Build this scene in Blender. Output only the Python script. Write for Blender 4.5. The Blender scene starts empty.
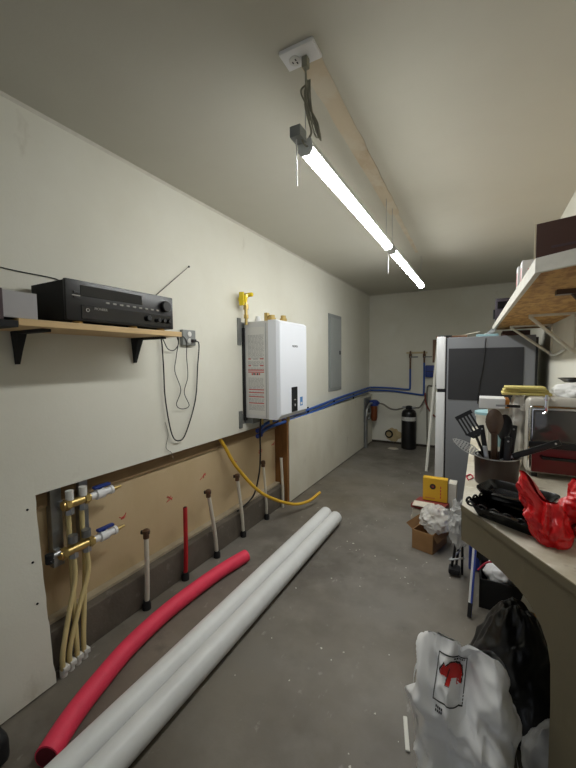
import bpy, bmesh, math, random
from mathutils import Vector, Matrix, noise
from mathutils.bvhtree import BVHTree
random.seed(7)
PI = math.pi
S = bpy.context.scene
C = bpy.context.collection

# ------------------------------------------------------------------ camera
YAW, PITCH, ROLL, CAM_H = 0.4975, -0.0658, -0.0106, 1.42
fw = Vector((-math.sin(YAW)*math.cos(PITCH), math.cos(YAW)*math.cos(PITCH), math.sin(PITCH)))
rt = Vector((math.cos(YAW), math.sin(YAW), 0)); up = rt.cross(fw)
r2 = math.cos(ROLL)*rt + math.sin(ROLL)*up
u2 = -math.sin(ROLL)*rt + math.cos(ROLL)*up
cd = bpy.data.cameras.new('camera'); cam = bpy.data.objects.new('camera', cd); C.objects.link(cam)
cd.sensor_fit = 'HORIZONTAL'; cd.sensor_width = 36.0; cd.lens = 36.0*358.7/576.0
cd.clip_start = 0.02
m = Matrix((r2, u2, -fw)).transposed().to_4x4(); m.translation = Vector((0, 0, CAM_H))
cam.matrix_world = m
S.camera = cam
# ------------------------------------------------------------------ world, exposure
w = bpy.data.worlds.new('world'); S.world = w; w.use_nodes = True
w.node_tree.nodes['Background'].inputs[0].default_value = (0.75, 0.8, 0.9, 1)
w.node_tree.nodes['Background'].inputs[1].default_value = .35
S.view_settings.view_transform = 'Standard'; S.view_settings.look = 'None'
S.view_settings.exposure = 0.9; S.view_settings.gamma = 1.0
S.view_settings.use_curve_mapping = False
LED = 35.0          # strength of the LED diffusers of the two shop lights

# ------------------------------------------------------------------ materials
def lin(c):
    return tuple((x/12.92 if x <= .04045 else ((x+.055)/1.055)**2.4) for x in [v/255 for v in c])
MATS = {}
def mat(name, rgb, rough=.5, metal=0., var=0., vscale=6., rgb2=None, bump=0., bscale=40., coat=0., trans=0., emit=None, es=0., stretch=None, detail=6., sharp=None, ior=1.45, alpha=1., sheen=0., rvar=0.):
    if name in MATS: return MATS[name]
    M = bpy.data.materials.new(name); M.use_nodes = True
    nt = M.node_tree; b = nt.nodes['Principled BSDF']
    c = lin(rgb) + (1,)
    b.inputs['Base Color'].default_value = c
    b.inputs['Roughness'].default_value = rough; b.inputs['Metallic'].default_value = metal
    b.inputs['IOR'].default_value = ior
    b.inputs['Coat Weight'].default_value = coat
    b.inputs['Transmission Weight'].default_value = trans
    b.inputs['Alpha'].default_value = alpha
    if emit: 
        b.inputs['Emission Color'].default_value = lin(emit)+(1,); b.inputs['Emission Strength'].default_value = es
    if var or rgb2 or bump or rvar:
        tc = nt.nodes.new('ShaderNodeTexCoord'); mp = nt.nodes.new('ShaderNodeMapping')
        nt.links.new(tc.outputs['Object'], mp.inputs[0])
        if stretch: mp.inputs['Scale'].default_value = stretch
    if var or rgb2:
        n = nt.nodes.new('ShaderNodeTexNoise'); n.inputs['Scale'].default_value = vscale; n.inputs['Detail'].default_value = detail
        n.inputs['Roughness'].default_value = .62
        nt.links.new(mp.outputs[0], n.inputs[0])
        r = nt.nodes.new('ShaderNodeValToRGB'); lo, hi = sharp or (.32, .68)
        r.color_ramp.elements[0].position = lo; r.color_ramp.elements[1].position = hi
        c2 = lin(rgb2)+(1,) if rgb2 else tuple(x*(1-var) for x in c[:3])+(1,)
        r.color_ramp.elements[0].color = c2; r.color_ramp.elements[1].color = c
        nt.links.new(n.outputs[0], r.inputs[0]); nt.links.new(r.outputs[0], b.inputs['Base Color'])
        if rvar:
            mr = nt.nodes.new('ShaderNodeMapRange'); mr.inputs['To Min'].default_value = max(0, rough-rvar); mr.inputs['To Max'].default_value = min(1, rough+rvar)
            nt.links.new(n.outputs[0], mr.inputs[0]); nt.links.new(mr.outputs[0], b.inputs['Roughness'])
    if bump:
        n2 = nt.nodes.new('ShaderNodeTexNoise'); n2.inputs['Scale'].default_value = bscale; n2.inputs['Detail'].default_value = 4
        nt.links.new(mp.outputs[0], n2.inputs[0])
        bp = nt.nodes.new('ShaderNodeBump'); bp.inputs['Strength'].default_value = bump; bp.inputs['Distance'].default_value = .01
        nt.links.new(n2.outputs[0], bp.inputs['Height']); nt.links.new(bp.outputs[0], b.inputs['Normal'])
    MATS[name] = M
    return M

def layered(name, base, layers, rough=.8, bump=.05, bscale=60., rlo=None, rhi=None):
    """base rgb + list of (rgb, noise scale, lo, hi, amount, stretch) mottling layers"""
    M = bpy.data.materials.new(name); M.use_nodes = True; MATS[name] = M
    nt = M.node_tree; b = nt.nodes['Principled BSDF']; b.inputs['Roughness'].default_value = rough
    tc = nt.nodes.new('ShaderNodeTexCoord'); cur = None
    for i, (rgb, sc, lo, hi, amt, st) in enumerate(layers):
        mp = nt.nodes.new('ShaderNodeMapping'); nt.links.new(tc.outputs['Object'], mp.inputs[0])
        mp.inputs['Location'].default_value = (i*3.7, i*1.9, i*5.3)
        if st: mp.inputs['Scale'].default_value = st
        n = nt.nodes.new('ShaderNodeTexNoise'); n.inputs['Scale'].default_value = sc; n.inputs['Detail'].default_value = 7; n.inputs['Roughness'].default_value = .6
        nt.links.new(mp.outputs[0], n.inputs[0])
        r = nt.nodes.new('ShaderNodeMapRange'); r.inputs['From Min'].default_value = lo; r.inputs['From Max'].default_value = hi
        r.inputs['To Max'].default_value = amt; nt.links.new(n.outputs[0], r.inputs[0])
        mx = nt.nodes.new('ShaderNodeMix'); mx.data_type = 'RGBA'
        nt.links.new(r.outputs[0], mx.inputs['Factor'])
        if cur is None: mx.inputs['A'].default_value = lin(base)+(1,)
        else: nt.links.new(cur, mx.inputs['A'])
        mx.inputs['B'].default_value = lin(rgb)+(1,)
        cur = mx.outputs['Result']
        if i == 0 and rlo is not None:
            rr = nt.nodes.new('ShaderNodeMapRange'); rr.inputs['From Min'].default_value = .3; rr.inputs['From Max'].default_value = .7
            rr.inputs['To Min'].default_value = rlo; rr.inputs['To Max'].default_value = rhi
            nt.links.new(n.outputs[0], rr.inputs[0]); nt.links.new(rr.outputs[0], b.inputs['Roughness'])
    nt.links.new(cur, b.inputs['Base Color'])
    n2 = nt.nodes.new('ShaderNodeTexNoise'); n2.inputs['Scale'].default_value = bscale; n2.inputs['Detail'].default_value = 5
    nt.links.new(tc.outputs['Object'], n2.inputs[0])
    bp = nt.nodes.new('ShaderNodeBump'); bp.inputs['Strength'].default_value = bump; bp.inputs['Distance'].default_value = .01
    nt.links.new(n2.outputs[0], bp.inputs['Height']); nt.links.new(bp.outputs[0], b.inputs['Normal'])
    return M

def clear_plastic(name, tint=(230, 230, 225), opac=.45, rough=.25):
    M = bpy.data.materials.new(name); M.use_nodes = True; MATS[name] = M
    nt = M.node_tree; b = nt.nodes['Principled BSDF']
    b.inputs['Base Color'].default_value = lin(tint)+(1,); b.inputs['Roughness'].default_value = rough
    b.inputs['Alpha'].default_value = opac
    return M

layered('wall_paint', (219, 217, 205), [((204, 200, 184), 1.3, .45, .75, .55, None), ((150, 138, 112), 5., .66, .78, .35, (1, 1, .5)), ((225, 224, 215), 2.2, .58, .7, .5, None)], rough=.75, bump=.06, bscale=90)
layered('wall_paint_dirty', (213, 209, 194), [((190, 183, 164), 2.0, .42, .72, .6, (1, 1, .6)), ((140, 124, 96), 6., .62, .78, .4, (1, 1, .4)), ((215, 213, 202), 3.2, .6, .7, .5, None)], rough=.75, bump=.06, bscale=90)
layered('ceiling_paint', (192, 189, 176), [((180, 176, 162), 1.1, .4, .7, .5, None)], rough=.85, bump=.05, bscale=70)
layered('concrete', (120, 115, 107), [((88, 82, 74), 1.1, .42, .62, .85, None), ((136, 132, 124), 3.4, .5, .7, .6, None), ((122, 110, 88), .8, .45, .7, .4, None), ((66, 62, 56), 5.5, .64, .76, .5, None), ((156, 153, 146), 24., .64, .72, .55, (1, .5, 1))], rough=.55, bump=.06, bscale=120, rlo=.38, rhi=.7)
layered('curb_concrete', (98, 90, 80), [((74, 67, 58), 4., .4, .65, .7, None), ((140, 134, 124), 12., .6, .7, .4, None)], rough=.85, bump=.15, bscale=60)
layered('tan_backing', (196, 174, 138), [((178, 154, 116), 2.4, .4, .7, .6, (1, 1, .5)), ((140, 112, 78), 9., .66, .78, .45, None)], rough=.85, bump=.04)
layered('osb', (196, 152, 88), [((150, 104, 52), 26., .44, .6, .85, (1, .32, 1)), ((220, 184, 124), 20., .55, .66, .7, (.3, 1, 1)), ((104, 66, 32), 34., .62, .7, .8, (.5, 1, 1))], rough=.75, bump=.1)
layered('patch', (196, 182, 158), [((166, 142, 112), 7., .52, .66, .6, (1, .35, 1)), ((204, 198, 182), 5., .5, .6, .5, None)], rough=.85)
layered('bench_panel', (118, 109, 86), [((104, 95, 74), 2., .4, .7, .6, None), ((146, 136, 110), 8., .6, .72, .4, (1, 1, .3))], rough=.7, bump=.05)
layered('bench_top', (206, 200, 184), [((170, 158, 132), 6., .45, .65, .7, None), ((120, 100, 76), 16., .6, .72, .6, None), ((228, 224, 214), 10., .6, .7, .6, None)], rough=.6, bump=.08)
layered('cardboard', (158, 120, 78), [((136, 100, 62), 5., .42, .66, .6, None)], rough=.9, bump=.05)

M = dict(
 stud=mat('stud', (140, 96, 52), .8, var=.35, vscale=9, stretch=(3, 3, .4)),
 white=mat('white_plastic', (226, 226, 226), .35),
 offwhite=mat('offwhite', (212, 208, 196), .6, var=.12, vscale=14),
 wtrim=mat('white_trim', (216, 212, 200), .6, var=.14, vscale=18),
 enamel=mat('heater_enamel', (226, 229, 236), .32),
 enamel_side=mat('heater_side', (206, 206, 205), .45),
 sticker=mat('sticker', (214, 213, 208), .6),
 ink=mat('grey_ink', (150, 150, 150), .7), red_ink=mat('red_ink', (190, 70, 66), .7), black_ink=mat('black_ink', (28, 28, 28), .6),
 blue_ink=mat('blue_ink', (70, 130, 190), .6),
 black=mat('black_plastic', (22, 22, 23), .38), matte=mat('matte_black', (26, 26, 27), .75), gloss=mat('gloss_black', (14, 14, 15), .12),
 facep=mat('receiver_face', (27, 26, 28), .32), display=mat('receiver_display', (16, 16, 19), .15),
 silver_ink=mat('silver_ink', (150, 146, 138), .5), gold=mat('gold_feet', (176, 140, 84), .35, .8),
 wood=mat('shelf_pine', (216, 184, 134), .6, var=.22, vscale=10, stretch=(6, .6, 6)),
 steel=mat('steel', (176, 178, 180), .35, .9, var=.15, vscale=12), zinc=mat('zinc', (150, 152, 152), .45, .8, var=.2, vscale=18),
 galv=mat('galvanised', (140, 142, 140), .5, .6, var=.2, vscale=20),
 brass=mat('brass', (202, 176, 112), .32, .8, var=.2, vscale=30), yellow=mat('yellow_tag', (222, 196, 20), .5),
 grey_panel=mat('grey_panel', (150, 154, 152), .5, var=.06, vscale=6), grey_frame=mat('grey_frame', (138, 142, 141), .5),
 blue=mat('blue_pex', (46, 84, 156), .45), blue2=mat('blue_dark', (38, 58, 128), .45),
 copper=mat('copper_dark', (110, 84, 66), .45, .6, var=.3, vscale=30),
 amber=mat('amber_housing', (116, 62, 34), .3, coat=.3),
 tank=mat('tank_black', (18, 18, 19), .3), label=mat('silver_label', (200, 200, 196), .5, var=.3, vscale=30),
 hose=mat('grey_hose', (112, 108, 98), .5), redhose=mat('dull_red_hose', (126, 62, 50), .5),
 rust=mat('rust_stain', (196, 176, 134), .9, var=.3, vscale=14),
 pex=mat('tan_pex', (206, 188, 134), .4), pexw=mat('white_pex', (206, 200, 184), .45, var=.12, vscale=14), pexr=mat('red_pex', (178, 34, 40), .4),
 hose_y=mat('yellow_hose', (222, 176, 52), .5, var=.12, vscale=20),
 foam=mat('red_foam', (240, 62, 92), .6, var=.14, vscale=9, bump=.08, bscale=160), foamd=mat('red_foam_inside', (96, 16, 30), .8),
 pvc=mat('pvc', (226, 227, 226), .42, var=.1, vscale=5, bump=.02), pvcin=mat('pvc_inside', (150, 150, 146), .6),
 fr_side=mat('fridge_side', (122, 124, 128), .5, var=.05, vscale=2), fr_door=mat('fridge_door', (212, 213, 214), .35), fr_panel=mat('fridge_black_board', (44, 44, 47), .7, var=.15, vscale=5),
 bag=mat('white_bag', (240, 240, 240), .28, var=.04, vscale=9), bagblk=mat('black_bag', (18, 18, 19), .28, bump=.12, bscale=14), bagred=mat('red_bag', (216, 30, 34), .32, var=.2, vscale=20),
 pot=mat('brown_pot', (44, 28, 23), .3), pan=mat('black_pan', (16, 16, 17), .22),
 ladlebrown=mat('brown_spoon', (84, 66, 54), .35, var=.3, vscale=20), 
 toaster=mat('toaster_shell', (196, 192, 182), .4, var=.08, vscale=10), chrome=mat('chrome', (205, 205, 205), .16, 1.),
 glass=mat('oven_glass', (70, 68, 66), .08, coat=.6), red_refl=mat('painted_red_reflection', (96, 18, 20), .35),
 cloth=mat('white_cloth', (226, 226, 224), .9, bump=.1, bscale=60), yellowpad=mat('yellow_pad', (214, 198, 120), .7, var=.15, vscale=20), orange=mat('orange_edge', (196, 130, 60), .7),
 brownbox=mat('brown_box', (74, 48, 40), .6, var=.08, vscale=5), cream=mat('cream_edge', (206, 196, 170), .7), pink=mat('pink_print', (206, 150, 150), .6),
 ybox=mat('yellow_box', (214, 168, 44), .6), paper=mat('paper', (214, 206, 190), .8, var=.1, vscale=20), maroon=mat('maroon', (130, 52, 48), .6),
 pale_blue=mat('pale_blue', (150, 186, 192), .5), brownpaper=mat('brown_paper', (112, 76, 50), .7, var=.25, vscale=20),
 bluecloth=mat('blue_plastic', (58, 78, 168), .45), red_cord=mat('red_cord', (190, 34, 62), .5),
 grey_box=mat('grey_box', (168, 166, 168), .5, var=.1, vscale=5), purple_edge=mat('plum_edge', (72, 56, 62), .6),
 cordgrey=mat('cord_grey', (136, 134, 118), .6), led_body=mat('led_housing', (226, 228, 226), .35),
 led=mat('led_diffuser', (255, 255, 255), .5, emit=(250, 252, 250), es=LED),
 tan_in=mat('carton_inside', (176, 140, 96), .9), stickw=mat('white_stick', (226, 224, 214), .5),
 silverbag=clear_plastic('silver_wrap', (206, 206, 204), .6, .18), clear=clear_plastic('clear_bag', (226, 224, 218), .55, .25), clear2=clear_plastic('frosted_bag', (196, 196, 194), .6, .3),
)
for k in ('wall_paint', 'wall_paint_dirty', 'ceiling_paint', 'concrete', 'curb_concrete', 'tan_backing', 'osb', 'patch', 'bench_panel', 'bench_top', 'cardboard'): M[k] = MATS[k]

# ------------------------------------------------------------------ mesh helpers
class MB:
    def __init__(s): s.bm = bmesh.new()
    def _xf(s, vs, mtx):
        if mtx is not None:
            for v in vs: v.co = mtx @ v.co
    def box(s, lo, hi, bev=0., mtx=None, seg=2):
        r = bmesh.ops.create_cube(s.bm, size=1.); vs = r['verts']
        for v in vs:
            v.co = Vector([lo[i] if v.co[i] < 0 else hi[i] for i in range(3)])
        if bev:
            es = list({e for v in vs for e in v.link_edges})
            r2 = bmesh.ops.bevel(s.bm, geom=es, offset=bev, segments=seg, affect='EDGES', profile=.6)
            vs = list({v for v in vs if v.is_valid} | set(r2['verts']))
        s._xf(vs, mtx); return s
    def prism(s, poly, z0, z1, mtx=None):
        a = [s.bm.verts.new((x, y, z0)) for x, y in poly]; b = [s.bm.verts.new((x, y, z1)) for x, y in poly]
        n = len(poly)
        s.bm.faces.new(a[::-1]); s.bm.faces.new(b)
        for i in range(n): s.bm.faces.new((a[i], a[(i+1) % n], b[(i+1) % n], b[i]))
        s._xf(a+b, mtx); return s
    def tube(s, pts, r, seg=10, caps=True, smooth=0):
        pts = [Vector(p) for p in pts]
        if smooth: pts = spline(pts, smooth)
        rs = r if isinstance(r, (list, tuple)) else [r]*len(pts)
        if len(rs) != len(pts):
            rs = [rs[0]+(rs[-1]-rs[0])*i/(len(pts)-1) for i in range(len(pts))]
        t0 = (pts[1]-pts[0]).normalized()
        n = t0.orthogonal().normalized(); rings = []
        for i, p in enumerate(pts):
            t = (pts[min(i+1, len(pts)-1)]-pts[max(i-1, 0)]).normalized()
            n = (n - t*n.dot(t)).normalized(); bb = t.cross(n)
            rings.append([s.bm.verts.new(p+rs[i]*(math.cos(2*PI*k/seg)*n+math.sin(2*PI*k/seg)*bb)) for k in range(seg)])
        for a, b in zip(rings, rings[1:]):
            for k in range(seg): s.bm.faces.new((a[k], a[(k+1) % seg], b[(k+1) % seg], b[k]))
        if caps: s.bm.faces.new(rings[0][::-1]); s.bm.faces.new(rings[-1])
        return s
    def cyl(s, a, b, r, seg=16, r2=None): return s.tube([a, b], [r, r if r2 is None else r2], seg)
    def lathe(s, prof, seg=24, mtx=None, cap=True):
        rings = []; allv = []
        for r, z in prof:
            ring = [s.bm.verts.new((r*math.cos(2*PI*k/seg), r*math.sin(2*PI*k/seg), z)) for k in range(seg)]
            rings.append(ring); allv += ring
        for a, b in zip(rings, rings[1:]):
            for k in range(seg): s.bm.faces.new((a[k], a[(k+1) % seg], b[(k+1) % seg], b[k]))
        if cap: s.bm.faces.new(rings[0][::-1]); s.bm.faces.new(rings[-1])
        s._xf(allv, mtx); return s
    def ring(s, a, b, ro, ri, seg=24):
        a = Vector(a); b = Vector(b); t = (b-a).normalized(); n = t.orthogonal().normalized(); bb = t.cross(n); R = []
        for p, r in ((a, ro), (b, ro), (b, ri), (a, ri)):
            R.append([s.bm.verts.new(p+r*(math.cos(2*PI*k/seg)*n+math.sin(2*PI*k/seg)*bb)) for k in range(seg)])
        for i in range(4):
            p, q = R[i], R[(i+1) % 4]
            for k in range(seg): s.bm.faces.new((p[k], p[(k+1) % seg], q[(k+1) % seg], q[k]))
        return s
    def grid(s, f, nu, nv, closeu=False):
        g = [[s.bm.verts.new(f(i/(nu if closeu else nu-1), j/(nv-1))) for i in range(nu)] for j in range(nv)]
        for j in range(nv-1):
            for i in range(nu if closeu else nu-1):
                s.bm.faces.new((g[j][i], g[j][(i+1) % nu], g[j+1][(i+1) % nu], g[j+1][i]))
        return g
    def build(s, name, material, parent=None, smooth=None, mtx=None):
        me = bpy.data.meshes.new(name)
        bmesh.ops.recalc_face_normals(s.bm, faces=s.bm.faces)
        if smooth is not None:
            lim = math.radians(smooth)
            for f in s.bm.faces: f.smooth = True
            for e in s.bm.edges:
                e.smooth = not (len(e.link_faces) == 2 and e.calc_face_angle(0) > lim)
        s.bm.to_mesh(me); s.bm.free()
        me.materials.append(M[material] if isinstance(material, str) else material)
        o = bpy.data.objects.new(name, me); C.objects.link(o)
        if mtx is not None: o.matrix_world = mtx
        if parent: o.parent = parent
        return o
def spline(P, n):
    out = []; Q = [P[0]*2-P[1]]+list(P)+[P[-1]*2-P[-2]]
    for i in range(1, len(Q)-2):
        a, b, c, d = Q[i-1:i+3]
        for k in range(n):
            t = k/n
            out.append(.5*((2*b)+(c-a)*t+(2*a-5*b+4*c-d)*t*t+(3*b-a-3*c+d)*t**3))
    out.append(P[-1]); return out
def tag(o, label, cat, group=None, kind=None):
    if label: o['label'] = label
    if cat: o['category'] = cat
    if group: o['group'] = group
    if kind: o['kind'] = kind
    return o
def thing(name, label, cat, loc=(0, 0, 0), rz=0., group=None):
    o = bpy.data.objects.new(name, None); C.objects.link(o); o.location = loc; o.rotation_euler = (0, 0, rz)
    o.empty_display_size = .05
    return tag(o, label, cat, group)
def at(parent, o):
    """parent a world-space mesh under an empty keeping its world place"""
    bpy.context.view_layer.update()
    o.parent = parent; o.matrix_parent_inverse = Matrix.LocRotScale(parent.location, parent.rotation_euler, None).inverted()
    return o
def struct(name, mb, mt, parent=None, label=None, smooth=None):
    o = mb.build(name, mt, parent, smooth)
    if not parent: o['kind'] = 'structure'
    if label: o['label'] = label
    return o
def text(name, body, size, mt, mtx, parent=None, align='CENTER'):
    cu = bpy.data.curves.new(name, 'FONT'); cu.body = body; cu.size = size; cu.align_x = align; cu.align_y = 'CENTER'; cu.extrude = .0004
    t = bpy.data.objects.new(name, cu); C.objects.link(t); bpy.context.view_layer.update()
    me = bpy.data.meshes.new_from_object(t.evaluated_get(bpy.context.evaluated_depsgraph_get()))
    bpy.data.objects.remove(t); me.transform(mtx); me.materials.clear(); me.materials.append(M[mt])
    o = bpy.data.objects.new(name, me); C.objects.link(o)
    if parent: at(parent, o)
    return o
def frame(o, x, y):
    """matrix with origin o, local x/y axes"""
    x = Vector(x).normalized(); y = Vector(y).normalized(); z = x.cross(y)
    mm = Matrix((x, y, z)).transposed().to_4x4(); mm.translation = Vector(o); return mm
def decal(name, target, org, ux, vy, dirv, W, H, n, fn, mt, parent, off=.002):
    """flat print wrapped onto a lumpy surface: cells where fn(u,v) is true, dropped onto target along dirv"""
    me = target.data; bvh = BVHTree.FromPolygons([v.co.copy() for v in me.vertices], [p.vertices[:] for p in me.polygons])
    org = Vector(org); ux = Vector(ux).normalized(); vy = Vector(vy).normalized(); dirv = Vector(dirv).normalized()
    mb = MB(); cache = {}; nv = max(2, int(n*H/W))
    def vert(i, j):
        if (i, j) not in cache:
            p = org+ux*(W*i/n)+vy*(H*j/nv)-dirv*.5
            hit = bvh.ray_cast(p, dirv)
            cache[(i, j)] = None if hit[0] is None else mb.bm.verts.new(hit[0]-dirv*off)
        return cache[(i, j)]
    for i in range(n):
        for j in range(nv):
            if fn((i+.5)/n, (j+.5)/nv):
                q = [vert(i, j), vert(i+1, j), vert(i+1, j+1), vert(i, j+1)]
                if all(q): mb.bm.faces.new(q)
    o = mb.build(name, mt, parent, 180); return o
def inpoly(x, y, P):
    c = False
    for i in range(len(P)):
        x1, y1 = P[i]; x2, y2 = P[i-1]
        if (y1 > y) != (y2 > y) and x < (x2-x1)*(y-y1)/(y2-y1)+x1: c = not c
    return c
def nz(p, sc): return noise.noise(Vector(p)*sc)
def ridge(p, sc): return 1-2*abs(noise.noise(Vector(p)*sc))

# ================================================================== SETTING
XL, XR, YB, H = -1.717, .505, 6.1, 2.5
YR = -2.2
struct('floor', MB().box((-2.0, YR, -.1), (XR+.2, YB+.15, 0)), 'concrete')
ceil = struct('ceiling', MB().box((-2.0, YR, H), (XR+.2, YB+.15, H+.1)), 'ceiling_paint')
# bare taped strip where an old fixture was taken down
sp = MB()
def strip(x0, x1, ys, z):
    L = []; Rr = []
    for i, y in enumerate(ys):
        L.append((x0-.016*(y-1.2)+.010*nz((y, 1, 2), 7), y)); Rr.append((x1-.022*(y-1.2)+.010*nz((y, 5, 2), 7), y))
    return L+Rr[::-1]
sp.prism(strip(-.612, -.53, [1.2+.1*i for i in range(17)], 0), H-.0025, H+.001)
struct('ceiling_patch', sp, 'patch', ceil, 'bare patched strip')
sp = MB(); sp.prism(strip(-.585, -.54, [2.8+.1*i for i in range(12)], 0), H-.002, H+.001); struct('ceiling_patch', sp, 'patch', ceil)
# wall_back
wb = struct('wall_back', MB().box((-2.0, YB, 0), (XR+.2, YB+.12, H)), 'wall_paint')
struct('baseboard_back', MB().box((-1.66, YB-.012, 0), (XR, YB, .035)), mat('dark_base', (62, 54, 46), .8, var=.3, vscale=10))
st = MB()
st.prism([(-1.30+.13*math.cos(2*PI*k/40)*(1+.3*nz((k*.3, 0, 0), 1)), .15+.11*math.sin(2*PI*k/40)*(1+.4*nz((k*.3, 3, 0), 1))) for k in range(40)], 0, .0012, Matrix(((1, 0, 0, 0), (0, 0, -1, YB-.0002), (0, 1, 0, 0), (0, 0, 0, 1))))
struct('wall_stain', st, 'rust', wb, 'rusty water stain')
# wall_right
struct('wall_right', MB().box((XR, YR, 0), (XR+.12, YB, H)), 'wall_paint')
struct('wall_rear', MB().box((-2.0, YR-.12, 0), (-1.55, YR, H)).box((.4, YR-.12, 0), (XR+.2, YR, H)).box((-1.55, YR-.12, 2.15), (.4, YR, H)), 'wall_paint')   # unseen opening added behind the camera to let in soft fill light
# wall_left: upper boarding, cut-out with tan backing, curb, stud and lower far sheet
wl = bpy.data.objects.new('wall_left', None); C.objects.link(wl); wl['kind'] = 'structure'
struct('upper_sheet', MB().box((XL-.016, .82, .84), (XL, YB, H)), 'wall_paint', wl)
sh = MB()
def near_sheet(off):
    def f(u, v):
        z = .008+v*(H-.008); y = YR+u*(.82-YR)
        b = max(0, (.95-z)/.95)**1.4*.09*max(0, min(1, (y+.4)/1.0))
        jag = .006*nz((z, 0, 0), 14) if (u == 1 and z < .84) else 0
        return Vector((XL+b-off, y+jag, z))
    return f
g1 = sh.grid(near_sheet(0), 16, 60); g2 = sh.grid(near_sheet(.014), 16, 60)
for j in range(59): sh.bm.faces.new((g1[j][-1], g1[j+1][-1], g2[j+1][-1], g2[j][-1]))
for i in range(15):
    sh.bm.faces.new((g1[0][i], g1[0][i+1], g2[0][i+1], g2[0][i])); sh.bm.faces.new((g1[-1][i], g1[-1][i+1], g2[-1][i+1], g2[-1][i]))
struct('near_sheet', sh, 'wall_paint', wl, smooth=40)
for z in (.79, .56, .38): struct('screw_head', MB().lathe([(.005, 0), (.005, .002), (.002, .003)], 10, frame((XL+.09*max(0, (.95-z)/.95)**1.4, .785, z), (0, 1, 0), (0, 0, 1))), 'matte', wl)
struct('backing_sheet', MB().box((-1.83, YR, .16), (-1.80, 3.1, .95)), 'tan_backing', wl, 'tan backing board')
struct('header_board', MB().box((-1.80, YR, .748), (-1.784, 3.03, .86), .002), mat('header_wood', (150, 124, 90), .85, var=.2, vscale=8, stretch=(4, .5, 4)), wl, 'brown header board')
struct('sill_strip', MB().box((-1.80, YR, .195), (-1.752, 3.03, .212), .002), mat('sill_wood', (172, 158, 134), .85, var=.2, vscale=9), wl, 'pale sill strip')
struct('curb', MB().box((-1.9, YR, 0), (-1.700, 3.06, .195), .006), 'curb_concrete', wl, 'grey concrete curb')
struct('stud', MB().box((-1.83, 3.03, 0), (-1.664, 3.068, .845), .002), 'stud', wl, 'brown wooden stud')
struct('lower_sheet', MB().box((-1.80, 3.068, .012), (-1.66, YB, .83), .002), 'wall_paint_dirty', wl)
struct('outer_skin', MB().box((-2.0, YR, 0), (-1.9, YB, H)), 'tan_backing', wl)
# ceiling beads in the corners
struct('trim_1', MB().prism([(0, 0), (.012, 0), (0, -.012)], YR, YB, frame((XL, 0, H), (1, 0, 0), (0, 0, 1)) @ Matrix.Diagonal((1, 1, -1, 1))), 'offwhite')
struct('trim_2', MB().box((XL, YB-.008, H-.012), (XR, YB, H)), 'offwhite')
# red pencilled marks on the backing
def scribble(y, z, seed):
    rnd = random.Random(seed); mb = MB()
    for k in range(3):
        p = [Vector((-1.799, y+rnd.uniform(-.035, .035), z+rnd.uniform(-.02, .02))) for _ in range(3)]
        mb.tube(p, .0022, 5)
    struct('pencil_mark', mb, 'red_ink', wl)
for k, (y, z) in enumerate([(1.30, .53), (1.66, .52), (1.98, .57), (2.36, .58), (2.76, .58), (3.0, .6)]): scribble(y, z, k)

# ================================================================== CEILING: outlet and shop lights
o = thing('ceiling_outlet', 'square white outlet box cover on the ceiling above the lamp end', 'outlet', (-.588, 1.2, H))
at(o, MB().box((-.654, 1.16, H-.014), (-.523, 1.242, H), .003).build('cover', 'white'))
at(o, MB().lathe([(.021, 0), (.021, .004), (.018, .005)], 20, frame((-.612, 1.205, H-.014), (1, 0, 0), (0, -1, 0))).build('socket', 'sticker', smooth=30))
for dx, dy in ((-.008, 0), (.006, .007), (.006, -.007)):
    at(o, MB().box((-.612+dx-.002, 1.205+dy-.004, H-.0205), (-.612+dx+.002, 1.205+dy+.004, H-.018)).build('slot', 'black'))
at(o, MB().box((-.585, 1.2, H-.05), (-.563, 1.225, H-.014), .004).build('plug', 'cordgrey'))

LX, LZ = -.594, 2.2
def shop_light(y0, y1, label, near):
    o = thing('shop_light', label, 'light', (LX, y0, LZ), 0, 'LED shop lights in a row')
    hb = MB()
    prof = [(-.027, .004), (-.022, .03), (.022, .03), (.027, .004)]
    hb.prism(prof, y0, y1, Matrix(((1, 0, 0, LX), (0, 0, 1, 0), (0, 1, 0, LZ), (0, 0, 0, 1))))
    at(o, hb.build('housing', 'led_body'))
    dp = [(-.027, .004), (.027, .004)]+[(.028*math.cos(a), .002-.024*math.sin(a)) for a in [PI*k/10 for k in range(0, 11)]]
    at(o, MB().prism(dp, y0+.012, y1-.012, Matrix(((1, 0, 0, LX), (0, 0, 1, 0), (0, 1, 0, LZ), (0, 0, 0, 1)))).build('diffuser', 'led'))
    for a in (y0-.006, y1):
        at(o, MB().prism([(-.018, -.025), (.018, -.025), (.030, -.008), (.029, .006), (.024, .033), (-.024, .033), (-.029, .006), (-.030, -.008)], a, a+.006, Matrix(((1, 0, 0, LX), (0, 0, 1, 0), (0, 1, 0, LZ), (0, 0, 0, 1)))).build('end_cap', 'led_body'))
    for a in (y0+.0, y1-.05):
        at(o, MB().tube([(LX, a, LZ+.03), (LX, a, H)], .0018, 6).build('hanger_wire', 'steel'))
    return o
l1 = shop_light(1.25, 2.56, 'lit white LED shop light nearest the camera, hung below the ceiling outlet', True)
l2 = shop_light(2.69, 4.10, 'lit white LED shop light, the farther of the two in the row', False)
for yy, l, cl in ((1.2, l1, .15), (2.63, l2, .17)):
    at(l, MB().box((LX-.03, yy-.02, LZ+.012), (LX+.012, yy+.035, LZ+.05), .003).build('switch_bracket', 'grey_frame'))
    at(l, MB().tube([(LX-.012, yy, LZ+.02), (LX-.013, yy, LZ-cl*.6), (LX-.012, yy, LZ-cl)], .0022, 6).build('pull_cord', 'white'))
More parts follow.
